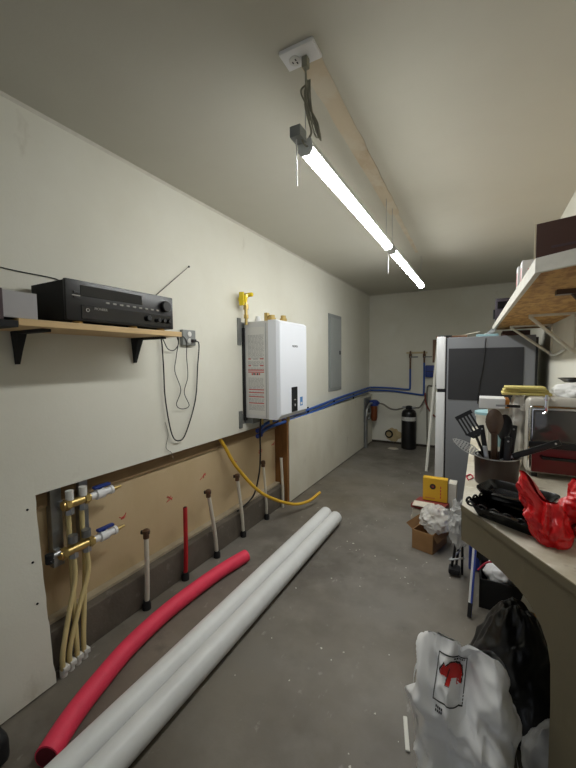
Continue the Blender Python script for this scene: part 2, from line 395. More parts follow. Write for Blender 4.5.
# power cord bunched up between outlet and lamp
cb = MB(); rnd = random.Random(4)
cb.tube([(-.574, 1.21, 2.45), (-.578, 1.225, 2.41), (-.585, 1.24, 2.33), (-.58, 1.27, 2.27), (-.585, 1.26, 2.24)], .004, 8, smooth=6)
for k in range(5):
    a = .008*math.sin(k*2.1); b = .012*math.cos(k*1.7)
    cb.tube([(-.575+a, 1.235, 2.42+b*.5), (-.592+a, 1.235+b, 2.385), (-.585-a, 1.255+b, 2.33), (-.57+a, 1.29, 2.285+b), (-.562, 1.305+b, 2.255), (-.567-a, 1.285, 2.30), (-.58+a, 1.25, 2.36), (-.575+a, 1.235, 2.42+b*.5)], .0032, 7, smooth=5)
at(l1, cb.build('power_cord', 'cordgrey', smooth=60))
at(l1, MB().tube([(-.585, 1.26, 2.24), (-.58, 1.29, 2.225), (-.585, 1.23, 2.20), (-.59, 1.21, 2.215)], .0032, 7, smooth=6).build('power_cord', 'cordgrey', smooth=60))

# ================================================================== LEFT SHELF with receiver
sx = -1.42
o = thing('wall_shelf', 'pine board shelf on black brackets holding the receiver on the left wall', 'shelf', (XL, 1.04, 1.55))
at(o, MB().box((XL, .66, 1.552), (sx, 1.43, 1.577), .002).build('board', 'wood'))
at(o, MB().box((XL, .1, 1.545), (sx, .659, 1.568), .002).build('black_board', 'matte'))
for yy in (.782, 1.36):
    mb = MB()
    mb.box((XL+.003, yy-.016, 1.540), (sx-.06, yy+.016, 1.552))
    g = [[mb.bm.verts.new((XL+.001+dx, yy+wy, z)) for dx, wy in ((0, -w_), (d_, -w_), (d_, w_), (0, w_))] for z, w_, d_ in ((1.415, .008, .010), (1.47, .011, .03), (1.55, .018, .06))]
    for a, b in zip(g, g[1:]):
        for k in range(4): mb.bm.faces.new((a[k], a[(k+1) % 4], b[(k+1) % 4], b[k]))
    mb.bm.faces.new(g[0]); mb.bm.faces.new(g[-1])
    at(o, mb.build('bracket', 'matte'))
# receiver
rx, ry0, ry1, rz0, rz1 = -1.437, .835, 1.388, 1.589, 1.752
o = thing('stereo_receiver', 'black stereo receiver with knobs on the pine shelf', 'receiver', ((XL+rx)/2, (ry0+ry1)/2, rz0-.012))
at(o, MB().box((-1.69, ry0+.004, rz0), (rx-.016, ry1-.004, rz1-.004), .003).build('body', 'matte'))
fp = MB().box((rx-.017, ry0, rz0), (rx, ry1, rz1), .005)
face = at(o, fp.build('faceplate', 'facep', smooth=40))
at(o, MB().box((rx-.004, ry0+.06, rz0+.008), (rx+.003, ry1-.02, rz0+.066), .002).build('lower_panel', 'display'))
at(o, MB().box((rx-.004, ry0+.06, rz1-.062), (rx+.0015, ry0+.36, rz1-.018), .001).build('display_window', 'display'))
def facemtx(y, z, dx=.0): return frame((rx+dx, y, z), (0, 1, 0), (0, 0, 1))
at(o, MB().lathe([(.028, 0), (.028, .016), (.025, .02)], 28, facemtx(ry1-.055, rz1-.052)).build('volume_knob', 'black', smooth=35))
for k in range(3): at(o, MB().lathe([(.011, 0), (.0105, .014), (.009, .016)], 18, facemtx(ry1-.105+.034*k, rz0+.038, .003)).build('knob', 'black', smooth=35))
at(o, MB().lathe([(.015, 0), (.0145, .012), (.012, .014)], 20, facemtx(ry1-.165, rz0+.042, .003)).build('knob', 'black', smooth=35))
for k in range(9): at(o, MB().box((rx, ry0+.17+.034*k, rz0+.083), (rx+.004, ry0+.186+.034*k, rz0+.090), .001).build('button', 'silver_ink'))
for k in range(2): at(o, MB().box((rx, ry0+.03, rz1-.055-.018*k), (rx+.004, ry0+.055, rz1-.047-.018*k), .001).build('button', 'black'))
at(o, MB().ring(facemtx(ry0+.085, rz0+.046, .003).translation, facemtx(ry0+.085, rz0+.046, .006).translation, .008, .005, 16).build('headphone_jack', 'silver_ink'))
text('brand_mark', 'PIONEER', .015, 'silver_ink', facemtx(ry0+.145, rz0+.055, .0035), o)
at(o, MB().box((rx, ry0+.025, rz0+.098), (rx+.001, ry0+.058, rz0+.102)).build('brand_line', 'silver_ink'))
for yy in (ry0+.06, ry1-.06, (ry0+ry1)/2+.05):
    at(o, MB().lathe([(.020, -.012), (.020, -.001), (.018, 0)], 18, frame((rx-.03, yy, rz0), (1, 0, 0), (0, 1, 0))).build('foot', 'gold', smooth=35))
    at(o, MB().lathe([(.020, -.012), (.020, -.001), (.018, 0)], 18, frame((-1.66, yy, rz0), (1, 0, 0), (0, 1, 0))).build('foot', 'gold', smooth=35))
o = thing('grey_box', 'silver grey slim box beside the receiver on the shelf end', 'box', (-1.56, .69, 1.568))
at(o, MB().box((-1.69, .50, 1.579), (-1.44, .733, 1.672), .002).build('body', 'grey_box'))
at(o, MB().box((-1.69, .40, 1.57), (-1.438, .625, 1.676), .002).build('dark_sleeve', 'purple_edge'))
o = thing('rod_antenna', 'thin black rod antenna with a ball tip rising behind the receiver', 'antenna', (-1.698, 1.50, 1.577))
at(o, MB().tube([(-1.700, 1.506, 1.577), (-1.700, 1.506, 1.805), (-1.695, 1.784, 2.033)], [.003, .003, .0018], 7).build('rod', 'black'))
at(o, MB().lathe([(.001, -.007), (.005, -.005), (.007, 0), (.005, .005), (.001, .007)], 12, Matrix.Translation((-1.695, 1.787, 2.035))).build('tip', 'black', smooth=60))
tag(MB().tube([(XL+.004, .2, 1.845), (XL+.004, .736, 1.806), (XL+.005, .976, 1.795), (-1.705, 1.02, 1.72)], .0025, 6, smooth=6).build('antenna_wire', 'black', smooth=60), 'thin dark wire running along the wall to the back of the receiver', 'wire')
# outlet below the shelf end
o = thing('wall_outlet', 'metal outlet box with two plugs on the wall at the shelf end', 'outlet', (XL, 1.765, 1.575))
at(o, MB().box((XL, 1.71, 1.525), (XL+.028, 1.825, 1.625), .004).build('box', 'galv'))
for dz in (.022, -.022): at(o, MB().lathe([(.017, 0), (.017, .003), (.015, .004)], 18, frame((XL+.028, 1.768, 1.575+dz), (0, 1, 0), (0, 0, 1))).build('socket', 'sticker', smooth=40))
at(o, MB().box((XL+.03, 1.775, 1.545), (XL+.055, 1.805, 1.565), .004).build('plug', 'black'))
def cable(name, pts, r, label, mt='black'):
    return tag(MB().tube(pts, r, 7, smooth=8).build(name, mt, smooth=60), label, 'cable')
cx = -1.697
cable('power_cable', [(cx, 1.50, 1.585), (-1.69, 1.533, 1.555), (cx, 1.55, 1.38), (cx, 1.556, 1.187), (cx, 1.60, .965), (cx, 1.66, .915), (cx, 1.72, .955), (cx, 1.815, 1.16), (cx, 1.845, 1.38), (-1.68, 1.846, 1.53), (-1.672, 1.81, 1.555)], .0042, 'black power cable hanging in the longest loop below the shelf end')
cable('thin_cable', [(-1.69, 1.60, 1.582), (-1.68, 1.66, 1.57), (cx, 1.655, 1.45), (cx, 1.64, 1.36), (cx, 1.685, 1.24), (cx, 1.645, 1.15), (cx, 1.69, 1.115), (cx, 1.755, 1.13), (cx, 1.715, 1.22), (cx, 1.75, 1.32), (cx, 1.745, 1.45), (-1.685, 1.73, 1.56), (-1.70, 1.66, 1.60)], .0026, 'thin wavy dark cable hanging inside the long loop')
cable('short_cable', [(-1.69, 1.48, 1.582), (-1.685, 1.535, 1.56), (-1.69, 1.58, 1.50), (-1.69, 1.63, 1.49), (-1.69, 1.67, 1.53), (-1.685, 1.655, 1.575)], .003, 'short cable looping just under the shelf end')
cable('hanging_wire', [(cx-.008, 1.555, 1.05), (cx-.012, 1.58, .97), (cx-.012, 1.56, .89), (cx-.012, 1.60, .85), (-1.71, 1.62, .80)], .0016, 'fine grey wire trailing down to the wall cut-out', 'hose')

# ================================================================== WATER HEATER
hx0, hx1, hy0, hy1, hz0, hz1 = XL+.012, -1.372, 2.395, 2.89, .955, 1.735
o = thing('water_heater', 'white wall-hung tankless water heater with a black control panel', 'water heater', (XL, 2.66, hz0))
at(o, MB().box((hx0, hy0+.006, hz0), (hx1-.10, hy1-.006, hz1-.004), .004).build('casing', 'enamel_side'))
fc = MB()   # front cover: chamfered frame
xm = hx1-.10
def loop(x, dy, dz): return [(x, hy0+dy, hz0+dz), (x, hy1-dy, hz0+dz), (x, hy1-dy, hz1-dz*.6), (x, hy0+dy, hz1-dz*.6)]
L = [loop(xm-.001, 0, 0), loop(hx1-.03, 0, .0), loop(hx1-.004, .012, .03), loop(hx1, .018, .036)]
R = [[fc.bm.verts.new(p) for p in q] for q in L]
for a, b in zip(R, R[1:]):
    for k in range(4): fc.bm.faces.new((a[k], a[(k+1) % 4], b[(k+1) % 4], b[k]))
fc.bm.faces.new(R[0]); fc.bm.faces.new(R[-1])
at(o, fc.build('front_cover', 'enamel'))
def hf(y, z, d=.0005): return frame((hx1+d, y, z), (0, 1, 0), (0, 0, 1))
cp = at(o, MB().box((hx1-.002, 2.585, .995), (hx1+.006, 2.685, 1.20), .004).build('control_panel', 'gloss'))
s1 = MB().box((hx1+.006, 2.60, 1.13), (hx1+.0066, 2.67, 1.185)).build('screen', 'display'); s1.parent = cp
s1 = MB().lathe([(.011, 0), (.011, .002), (.008, .003)], 18, frame((hx1+.006, 2.635, 1.05), (0, 1, 0), (0, 0, 1))).build('button', 'grey_box', smooth=40); s1.parent = cp
s1 = MB().box((hx1+.006, 2.615, 1.09), (hx1+.0066, 2.655, 1.098)).build('indicator', 'silver_ink'); s1.parent = cp
text('brand_mark', 'NAVIEN', .026, 'black_ink', hf(2.655, 1.535), o)
at(o, MB().box((hx1-.001, 2.74, 1.03), (hx1+.0008, 2.79, 1.105)).build('blue_sticker', 'blue_ink'))
at(o, MB().box((hx1+.0007, 2.75, 1.04), (hx1+.0012, 2.78, 1.06)).build('sticker_print', 'sticker'))
# warning labels on the near side
sy = hy0+.006
lb = at(o, MB().box((hx0+.022, sy-.0012, hz0+.03), (hx0+.195, sy+.001, hz1-.05)).build('warning_label', 'sticker'))
rnd = random.Random(3)
z = hz1-.075; row = 0
ink = MB(); rink = MB(); bink = MB()
def line(mb, xa, xb, z, h): mb.box((hx0+xa, sy-.0018, z), (hx0+xb, sy-.0011, z+h))
while z > hz0+.05:
    f = (hz1-z)/(hz1-hz0)
    if .5 < f < .53: line(rink, .036, .188, z, .008); z -= .016; continue
    if .39 < f < .41 or .46 < f < .475:
        line(rink, .04, .065, z, .008); line(ink, .085, .135, z, .006); line(rink, .15, .185, z, .008); z -= .016; continue
    if .54 < f < .575:
        for q in range(5): (bink if q % 2 else rink).box((hx0+.07+.017*q, sy-.0018, z-.004), (hx0+.082+.017*q, sy-.0011, z+.012))
        z -= .03; continue
    if f > .66 and int(z*1000) % 5 == 0 or .70 < f < .72 or .77 < f < .785 or .84 < f < .855: line(rink, .04, .185, z, .007); z -= .014; continue
    if f < .13 or f > .92: z -= .02; continue
    xa = .038
    while xa < .18:
        wd = rnd.uniform(.012, .035); xb = min(xa+wd, .187); line(ink, xa, xb, z, .0035); xa = xb+.005
    z -= .0095
for mb, mm in ((ink, 'ink'), (rink, 'red_ink'), (bink, 'black_ink')):
    p = mb.build('label_print', mm); p.parent = lb; p['kind'] = 'stuff'
at(o, MB().box((hx0+.205, sy-.003, hz0+.01), (hx0+.208, sy+.002, hz1-.02)).build('seam', 'ink'))
for z0, z1 in ((hz1-.19, hz1+.025), (hz0-.08, hz0+.06)):
    at(o, MB().box((XL, hy0-.07, z0), (XL+.012, hy0-.03, z1), .002).box((XL, hy0-.03, z0+.03), (XL+.004, hy0+.03, z1-.03)).build('wall_bracket', 'galv'))
at(o, MB().box((XL, hy0+.02, hz0-.05), (hx0+.06, hy1-.02, hz0+.02), .003).build('bottom_tray', 'galv'))
at(o, MB().box((XL, hy0-.01, hz0-.02), (hx0+.01, hy0+.02, hz1-.05)).build('back_plate', 'matte'))
# top fittings
for k, (fx, fy, fr, hh, mm) in enumerate([(-1.60, 2.45, .026, .045, 'white'), (-1.50, 2.50, .035, .055, 'brass'), (-1.46, 2.62, .03, .06, 'brass')]):
    at(o, MB().lathe([(fr, 0), (fr, hh*.6), (fr*.75, hh*.6), (fr*.75, hh)], 20, Matrix.Translation((fx, fy, hz1-.006))).build('top_port', mm, smooth=40))
at(o, MB().box((-1.56, 2.48, hz1-.006), (-1.53, 2.52, hz1+.07), .004).build('top_clip', 'brass'))
for k in range(4):
    at(o, MB().cyl((-1.62+.04*k, 2.52+.08*k, hz0-.07), (-1.62+.04*k, 2.52+.08*k, hz0+.01), .013, 12).build('bottom_port', 'brass', smooth=40))
# relief valve beside
o = thing('relief_valve', 'brass relief valve with a yellow tag above the heater', 'valve', (-1.665, 2.43, 1.70))
vx, vy = -1.662, 2.375
at(o, MB().lathe([(.012, 0), (.012, .05), (.02, .05), (.02, .08), (.013, .08), (.013, .12), (.021, .12), (.021, .16), (.012, .165), (.012, .21), (.02, .215), (.02, .24), (.008, .25)], 14, Matrix.Translation((vx, vy, 1.705))).build('stem', 'brass', smooth=35))
at(o, MB().lathe([(.036, 0), (.036, .022), (.03, .028)], 20, frame((vx+.0, vy-.03, 1.90), (1, 0, 0), (0, .2, 1))).build('yellow_cap', 'yellow', smooth=40))
at(o, MB().box((vx-.02, vy-.065, 1.85), (vx+.022, vy-.05, 1.955), .004).build('tag', 'yellow'))
at(o, MB().lathe([(.017, 0), (.017, .04), (.013, .045)], 12, frame((vx, vy+.03, 1.945), (0, 1, 0), (0, 0, 1))).build('cap', 'yellow', smooth=40))
at(o, MB().cyl((vx, vy-.05, 1.875), (vx, vy+.02, 1.84), .012, 12).build('side_port', 'brass', smooth=40))
# heater cable
cable('heater_cable', [(-1.60, 2.47, .96), (-1.61, 2.47, .82), (-1.63, 2.50, .62), (-1.66, 2.52, .45), (-1.69, 2.48, .28), (-1.715, 2.36, .215), (-1.73, 2.30, .20)], .007, 'black cable drooping from the heater bottom to the curb')
tag(MB().tube([(-1.75, 2.05, .92), (-1.742, 2.17, .76), (-1.70, 2.27, .57), (-1.62, 2.5, .3), (-1.52, 2.82, .11), (-1.44, 3.02, .075), (-1.38, 3.18, .12)], .0135, 12, smooth=8).build('gas_hose', 'hose_y', smooth=60), 'yellow flexible gas hose curving out of the wall over the floor', 'hose')

# ================================================================== ELECTRICAL PANEL
o = thing('breaker_box', 'grey flush breaker panel door on the left wall', 'electrical panel', (XL, 4.45, 1.02))
at(o, MB().box((XL, 4.23, 1.015), (XL+.012, 4.68, 2.005), .003).build('frame', 'grey_frame'))
d = at(o, MB().box((XL+.010, 4.27, 1.06), (XL+.022, 4.64, 1.96), .003).build('door', 'grey_panel'))
l = MB().box((XL+.022, 4.575, 1.49), (XL+.03, 4.605, 1.54), .003).build('latch', 'matte'); l.parent = d
for yy, zz in ((4.25, 1.04), (4.66, 1.04), (4.25, 1.98), (4.66, 1.98), (4.25, 1.5)):
    at(o, MB().lathe([(.007, 0), (.006, .003)], 10, frame((XL+.012, yy, zz), (0, 1, 0), (0, 0, 1))).build('screw', 'zinc'))

# ================================================================== BLUE PIPES and back wall plumbing
bx = -1.68
def bpipe(za, zb, zc, xv, ytop, lab, r=.0145):
    o = thing('blue_pipe', lab, 'pipe', (bx, 3.0, za), 0, 'blue water pipes along the wall')
    at(o, MB().tube([(-1.64, 2.50, za-.03), (bx+.005, 2.75, za), (bx, 3.5, za+.005), (bx, 4.6, (za+zb)/2+.01), (bx, 5.9, zb), (bx+.03, YB-.06, zb), (bx+.1, YB-.03, zb), (-1.3, YB-.028, zb-.005), (xv-.06, YB-.028, zc), (xv-.01, YB-.028, zc+.005), (xv, YB-.028, zc+.05), (xv, YB-.028, ytop)], r, 10, smooth=8).build('tubing', 'blue', smooth=60))
    at(o, MB().tube([(xv, YB-.028, ytop-.02), (xv, YB-.028, 1.55)], .013, 10).build('riser', 'copper', smooth=60))
    at(o, MB().cyl((xv, YB-.028, 1.44), (xv, YB-.028, 1.50), .022, 12).build('valve_body', 'copper', smooth=40))
    at(o, MB().box((xv-.005, YB-.05, 1.445), (xv+.12, YB-.04, 1.462), .003).build('valve_handle', 'galv'))
    for yy in (3.6, 4.4, 5.2): at(o, MB().box((XL+.002, yy, za-.02), (bx+.019, yy+.02, zb+.022) if False else (bx-.02, yy+.02, za+.03), .003).build('clip', 'matte'))
    at(o, MB().cyl((-1.645, 2.48, za-.034), (-1.638, 2.53, za-.028), r*1.3, 12).build('coupling', 'blue2', smooth=40))
    return o
bpipe(.868, .945, .925, -1.035, 1.26, 'upper blue water pipe along the wall, rising at the first back wall valve')
bpipe(.822, .895, .845, -.822, 1.36, 'lower blue water pipe along the wall, rising at the second back wall valve')
tag(MB().box((-1.10, YB-.022, 1.505), (-.78, YB-.004, 1.535), .003).build('pipe_batten', mat('pale_wood', (196, 182, 148), .8)), 'pale wooden batten behind the two valves on the back wall', 'batten')
# filter by the corner
o = thing('filter_plumbing', 'grey pipe board and valves at the far end of the left wall', 'plumbing', (-1.66, 5.65, 0))
at(o, MB().box((-1.66, 5.58, .42), (-1.645, 5.95, .80), .002).build('backboard', 'galv'))
at(o, MB().cyl((-1.63, 5.60, 0), (-1.63, 5.60, .52), .03, 12).build('standpipe', 'zinc', smooth=40))
at(o, MB().tube([(-1.62, 5.60, .50), (-1.62, 5.63, .62), (-1.60, 5.72, .70), (-1.58, 5.83, .70)], .018, 10, smooth=6).build('supply_pipe', 'steel', smooth=60))
at(o, MB().tube([(-1.615, 5.72, .45), (-1.60, 5.76, .56), (-1.60, 5.70, .68)], .014, 10, smooth=6).build('bypass_pipe', 'steel', smooth=60))
for zz in (.55, .66): at(o, MB().lathe([(.03, 0), (.03, .03), (.018, .04)], 14, frame((-1.61, 5.64, zz), (0, 1, 0), (0, 0, 1))).build('valve', 'zinc', smooth=40))
o = thing('water_filter', 'water filter with a blue cap and amber bowl in the back corner', 'water filter', (-1.56, 5.87, .4))
at(o, MB().lathe([(.06, 0), (.075, .01), (.075, .075), (.05, .095), (.02, .1)], 18, Matrix.Translation((-1.57, 5.87, .655))).build('cap', 'blue2', smooth=40))
at(o, MB().lathe([(.02, 0), (.045, .01), (.056, .06), (.058, .25)], 18, Matrix.Translation((-1.57, 5.87, .40))).build('bowl', 'amber', smooth=50))
at(o, MB().cyl((-1.65, 5.87, .70), (-1.48, 5.87, .70), .022, 12).build('port', 'blue2', smooth=40))
# black tank
o = thing('pressure_tank', 'tall black cylindrical tank with a silver band against the back wall', 'tank', (-1.01, 5.86, 0))
T = Matrix.Translation((-1.01, 5.86, 0))
at(o, MB().lathe([(.10, 0), (.112, .012), (.112, .56), (.10, .60), (.07, .625), (.045, .63)], 28, T).build('body', 'tank', smooth=40))
at(o, MB().lathe([(.1135, .455), (.1135, .515)], 28, T, cap=False).build('label_band', 'label', smooth=60))
at(o, MB().lathe([(.045, .63), (.05, .64), (.05, .675), (.03, .685)], 18, T).build('head', 'matte', smooth=40))
for s in (-1, 1): at(o, MB().cyl((-1.01, 5.86, .655), (-1.01+.10*s, 5.86, .655), .018, 10).build('port', 'zinc', smooth=40))
cable('grey_hose', [(-1.50, 5.87, .70), (-1.42, 5.88, .685), (-1.32, 5.9, .62), (-1.22, 5.9, .605), (-1.10, 5.86, .64)], .014, 'grey hose from the filter to the black tank', 'hose')
cable('return_hose', [(-.91, 5.86, .655), (-.86, 5.9, .66), (-.825, 5.98, .72), (-.80, YB-.03, .80), (-.80, YB-.03, .86)], .012, 'grey hose from the black tank up to the second pipe', 'hose')
cable('red_hose', [(-.80, YB-.05, .88), (-.79, YB-.05, .74), (-.74, YB-.05, .62), (-.66, YB-.05, .52), (-.5, YB-.06, .42)], .012, 'dull red hose drooping behind the refrigerator', 'redhose')
cable('grey_riser', [(-.76, YB-.02, .05), (-.77, YB-.02, .5), (-.77, YB-.02, .95), (-.70, YB-.02, .99), (-.6, YB-.02, 1.0)], .011, 'grey pipe rising on the back wall beside the refrigerator', 'hose')
cl = MB()
for k in range(3):
    cl.tube([(-1.37+(.062-.006*k)*math.cos(a), YB-.015-.006*k, .16+(.062-.006*k)*math.sin(a)) for a in [2*PI*q/24 for q in range(25)]], .006, 7, caps=False)
tag(cl.build('wire_coil', 'matte', smooth=60), 'small black coil ring hanging low on the back wall', 'coil')
o = thing('blue_case', 'small blue plastic box on the back wall beside the refrigerator', 'box', (-.70, YB-.05, 1.12))
at(o, MB().box((-.80, YB-.09, 1.13), (-.60, YB-.004, 1.32), .02).build('body', 'blue2', smooth=40))
at(o, MB().box((-.79, YB-.094, 1.22), (-.61, YB-.088, 1.228)).build('seam', 'black'))
tag(MB().box((-.70, YB-.02, 1.36), (-.58, YB-.002, 1.72), .004).build('dark_board', 'copper'), 'dark narrow board on the back wall above the blue box', 'board')
tag(MB().tube([(-.60, 4.75, .0), (-.535, 5.2, 1.66)], .018, 8).build('white_pole', 'stickw', smooth=40), 'thin white pole leaning behind the refrigerator', 'pole')
tag(MB().prism([(-1.30, 5.70), (-1.20, 5.66), (-1.14, 5.72), (-1.19, 5.78), (-1.28, 5.77)], .001, .012).build('floor_scrap', 'paper'), 'scrap of paper on the floor before the black tank', 'scrap')

# ================================================================== REFRIGERATOR
fx0, fx1, fy0, fy1, fz1 = -.315, .40, 3.75, 4.48, 1.62
o = thing('refrigerator', 'grey sided refrigerator with pale doors facing the left wall', 'refrigerator', (.0, 4.1, 0))
at(o, MB().box((fx0+.012, fy0, .03), (fx1, fy1, fz1), .006).build('cabinet', 'fr_side'))
at(o, MB().box((fx0, fy0+.012, .05), (fx0+.013, fy1-.012, fz1-.01)).build('gasket', 'black'))
for z0, z1 in ((.06, 1.098), (1.128, fz1+.012)):
    dd = at(o, MB().box((fx0-.082, fy0-.002, z0), (fx0, fy1+.002, z1), .012).build('door', 'fr_door', smooth=40))
    hz = (z1-.42, z1-.04) if z0 < 1 else (z0+.04, z0+.34)
    hh = MB().box((fx0-.115, fy1-.06, hz[0]), (fx0-.08, fy1-.035, hz[1]), .006).build('handle', 'fr_door', smooth=40); hh.parent = dd
at(o, MB().box((fx0-.07, fy0+.005, 1.096), (fx0+.02, fy1-.01, 1.130)).build('hinge_gap', 'black'))
at(o, MB().box((fx0-.07, fy0+.005, fz1+.008), (fx0+.05, fy0+.08, fz1+.022), .003).build('hinge_cover', 'black'))
at(o, MB().box((-.288, fy0-.006, 1.03), (.315, fy0+.001, 1.515), .001).build('black_board', 'fr_panel'))
at(o, MB().box((fx0-.06, fy0+.02, 0), (fx1-.03, fy1-.02, .05)).build('kickplate', 'black'))
at(o, MB().box((fx1, fy0+.02, .06), (fx1+.02, fy1-.02, fz1-.02)).build('back_panel', 'black'))
cable('fridge_cord', [(.03, fy0+.1, fz1+.006), (.018, fy0-.009, fz1-.03), (.012, fy0-.012, 1.45), (.0, fy0-.012, 1.32), (-.02, fy0-.012, 1.18), (-.035, fy0-.012, 1.0)], .004, 'thin dark cord hanging down the refrigerator side')
tag(MB().box((-.29, 3.78, fz1), (-.02, 4.1, fz1+.018), .003, Matrix.Rotation(.03, 4, 'Z')).build('brown_tray', 'brownpaper'), 'flat brown carton lying on the refrigerator top', 'carton')
def sheet(name, x, y, z, sx_, sy_, rz, curl, mt, label, cat='paper'):
    mb = MB()
    def f(u, v):
        a = (u-.5)*sx_; b = (v-.5)*sy_
        return Vector((x+a*math.cos(rz)-b*math.sin(rz), y+a*math.sin(rz)+b*math.cos(rz), z+.002+curl*(u-.2)**2*(1 if u > .2 else 0)+.004*abs(nz((u, v, z), 3))))
    g = mb.grid(f, 10, 8)
    bmesh.ops.solidify(mb.bm, geom=mb.bm.faces[:], thickness=.0012)
    return tag(mb.build(name, mt, smooth=60), label, cat)
sheet('paper_sheet', -.17, 3.90, fz1+.02, .22, .2, .5, .05, 'paper', 'curled cream paper on the refrigerator top')
tag(MB().box((-.06, 3.78, fz1+.0), (.12, 3.95, fz1+.022), .004, None).build('food_tray', 'pale_blue'), 'pale blue tray at the edge of the refrigerator top', 'tray')
sheet('paper_scrap', .04, 3.88, fz1+.022, .1, .12, -.4, .07, 'white', 'bent white paper scrap on the pale blue tray')
tag(MB().box((.15, 3.80, fz1+.001), (.36, 4.1, fz1+.045), .003).build('dark_carton', 'brownbox'), 'dark brown flat carton on the refrigerator under the shelf', 'carton')

# ================================================================== PIPE STUBS in the cut-out
def stub(yb, xb, yt, zt, mt, label, cap, r=.0135, foot=True):
    o = thing('pipe_stub', label, 'pipe', (xb, yb, 0), 0, 'pipe stubs rising from the floor along the cut-out')
    at(o, MB().tube([(xb, yb, 0), (xb, (yb*2+yt)/3+.004, zt*.4), (xb-.004, yt, zt)], r, 12, smooth=5).build('tube', mt, smooth=50))
    if foot: at(o, MB().lathe([(.024, 0), (.024, .03), (.019, .042), (.019, .05)], 14, Matrix.Translation((xb, yb, 0))).build('collar', 'matte', smooth=40))
    if cap: 
        at(o, MB().lathe([(.017, -.03), (.017, .0), (.02, .0), (.02, .018), (.012, .024)], 14, Matrix.Translation((xb-.004, yt, zt))).build('cap', 'copper', smooth=40))
        at(o, MB().cyl((xb-.03, yt-.012, zt+.004), (xb+.012, yt+.01, zt+.006), .012, 10).build('cap_arm', 'matte', smooth=40))
    else: at(o, MB().lathe([(r*.75, -.002), (r*.75, .002)], 12, Matrix.Translation((xb-.004, yt, zt))).build('bore', 'matte'))
stub(1.345, -1.672, 1.362, .44, 'pexw', 'cream capped pipe stub nearest the manifold', True)
stub(1.655, -1.675, 1.674, .475, 'pexr', 'only red pipe stub along the wall', False, .014)
stub(1.96, -1.665, 1.887, .50, 'pexw', 'cream capped pipe stub leaning, just beyond the red stub', True)
stub(2.30, -1.675, 2.237, .51, 'pexw', 'cream capped pipe stub, second beyond the red stub', True)
stub(2.66, -1.675, 2.618, .52, 'pexw', 'thin cream pipe stub between yellow hose and heater cable', True, .011)
stub(2.955, -1.675, 2.938, .49, 'pexw', 'cream pipe stub beside the brown stud', False, .0135, False)
# ================================================================== MANIFOLD
o = thing('heating_manifold', 'brass radiant heating manifold with tan tubes in the wall cut-out', 'manifold', (-1.74, 1.0, 0))
at(o, MB().box((-1.80, .905, .45), (-1.76, .955, .83), .002).build('mount_rail', 'steel'))
at(o, MB().box((-1.80, 1.04, .48), (-1.76, 1.085, .83), .002).build('mount_rail', 'steel'))
for (z, ya, yb, x) in ((.75, .93, 1.062, -1.71), (.53, .90, 1.066, -1.70)):
    b = at(o, MB().cyl((x, ya, z), (x, yb, z), .021, 16).build('bar', 'brass', smooth=40))
    for yy in (ya+.01, yb-.03): 
        n = MB().cyl((x, yy, z), (x, yy+.022, z), .028, 6).build('nut', 'brass'); n.parent = b
    at(o, MB().box((-1.765, ya+.005, z-.012), (x, ya+.03, z+.012), .002).build('clamp', 'steel'))
    at(o, MB().box((-1.765, yb-.03, z-.012), (x, yb-.005, z+.012), .002).build('clamp', 'steel'))
    v = at(o, MB().lathe([(.018, 0), (.018, .03), (.026, .034), (.026, .075), (.018, .08), (.018, .11), (.022, .112), (.022, .125)], 16, frame((x, yb, z), (0, 0, 1), (1, 0, 0))).build('ball_valve', 'white', smooth=40))
    h = MB().box((x-.012, yb+.02, z+.03), (x+.014, yb+.11, z+.044), .005).box((x-.008, yb+.045, z+.02), (x+.008, yb+.062, z+.032)).build('blue_handle', 'blue2', smooth=40); h.parent = v
    n = MB().lathe([(.011, 0), (.011, .025), (.007, .028), (.007, .05)], 12, frame((x, yb+.125, z), (0, 0, 1), (1, 0, 0))).build('nipple', 'brass', smooth=40); n.parent = v
at(o, MB().tube([(-1.70, .90, .545), (-1.695, .87, .545), (-1.69, .85, .53)], .013, 10).build('drain_valve', 'steel', smooth=50))
at(o, MB().cyl((-1.695, .855, .52), (-1.695, .855, .56), .018, 10).build('drain_knob', 'matte', smooth=40))
for k, yy in enumerate((.965, 1.03)):
    at(o, MB().cyl((-1.71, yy, .77), (-1.71, yy, .815), .018, 14).build('flow_cap', 'sticker', smooth=40))
    at(o, MB().cyl((-1.735, yy+.004, .50), (-1.735, yy+.004, .76), .012, 10).build('tan_tube', 'pex', smooth=40))
    at(o, MB().cyl((-1.70, yy, .565), (-1.70, yy, .60), .022, 12).build('actuator', 'zinc', smooth=40))
    at(o, MB().cyl((-1.70, yy, .49), (-1.70, yy, .53), .02, 6).build('union_nut', 'steel'))
    at(o, MB().cyl((-1.715, yy, .70), (-1.715, yy, .75), .02, 6).build('union_nut', 'steel'))
bots = [(-1.645, .862), (-1.65, .897), (-1.655, .932), (-1.66, .968)]
tops = [(-1.70, .965, .50), (-1.735, .972, .52), (-1.70, 1.03, .50), (-1.735, 1.037, .52)]
order = [0, 2, 1, 3]
for k in range(4):
    bxx, byy = bots[k]; tx, ty, tz = tops[order[k]]
    at(o, MB().tube([(tx, ty, tz), (tx+.004, ty-.003, tz-.12), ((tx+bxx)/2, (ty+byy)/2, .25), (bxx, byy, .10), (bxx, byy, 0)], .0115, 10, smooth=6).build('tan_tube', 'pex', smooth=60))
    at(o, MB().cyl((bxx, byy, .0), (bxx, byy, .03), .0165, 10).box((bxx-.018, byy-.008, .022), (bxx+.02, byy+.02, .045), .003).build('clamp', 'sticker', smooth=40))

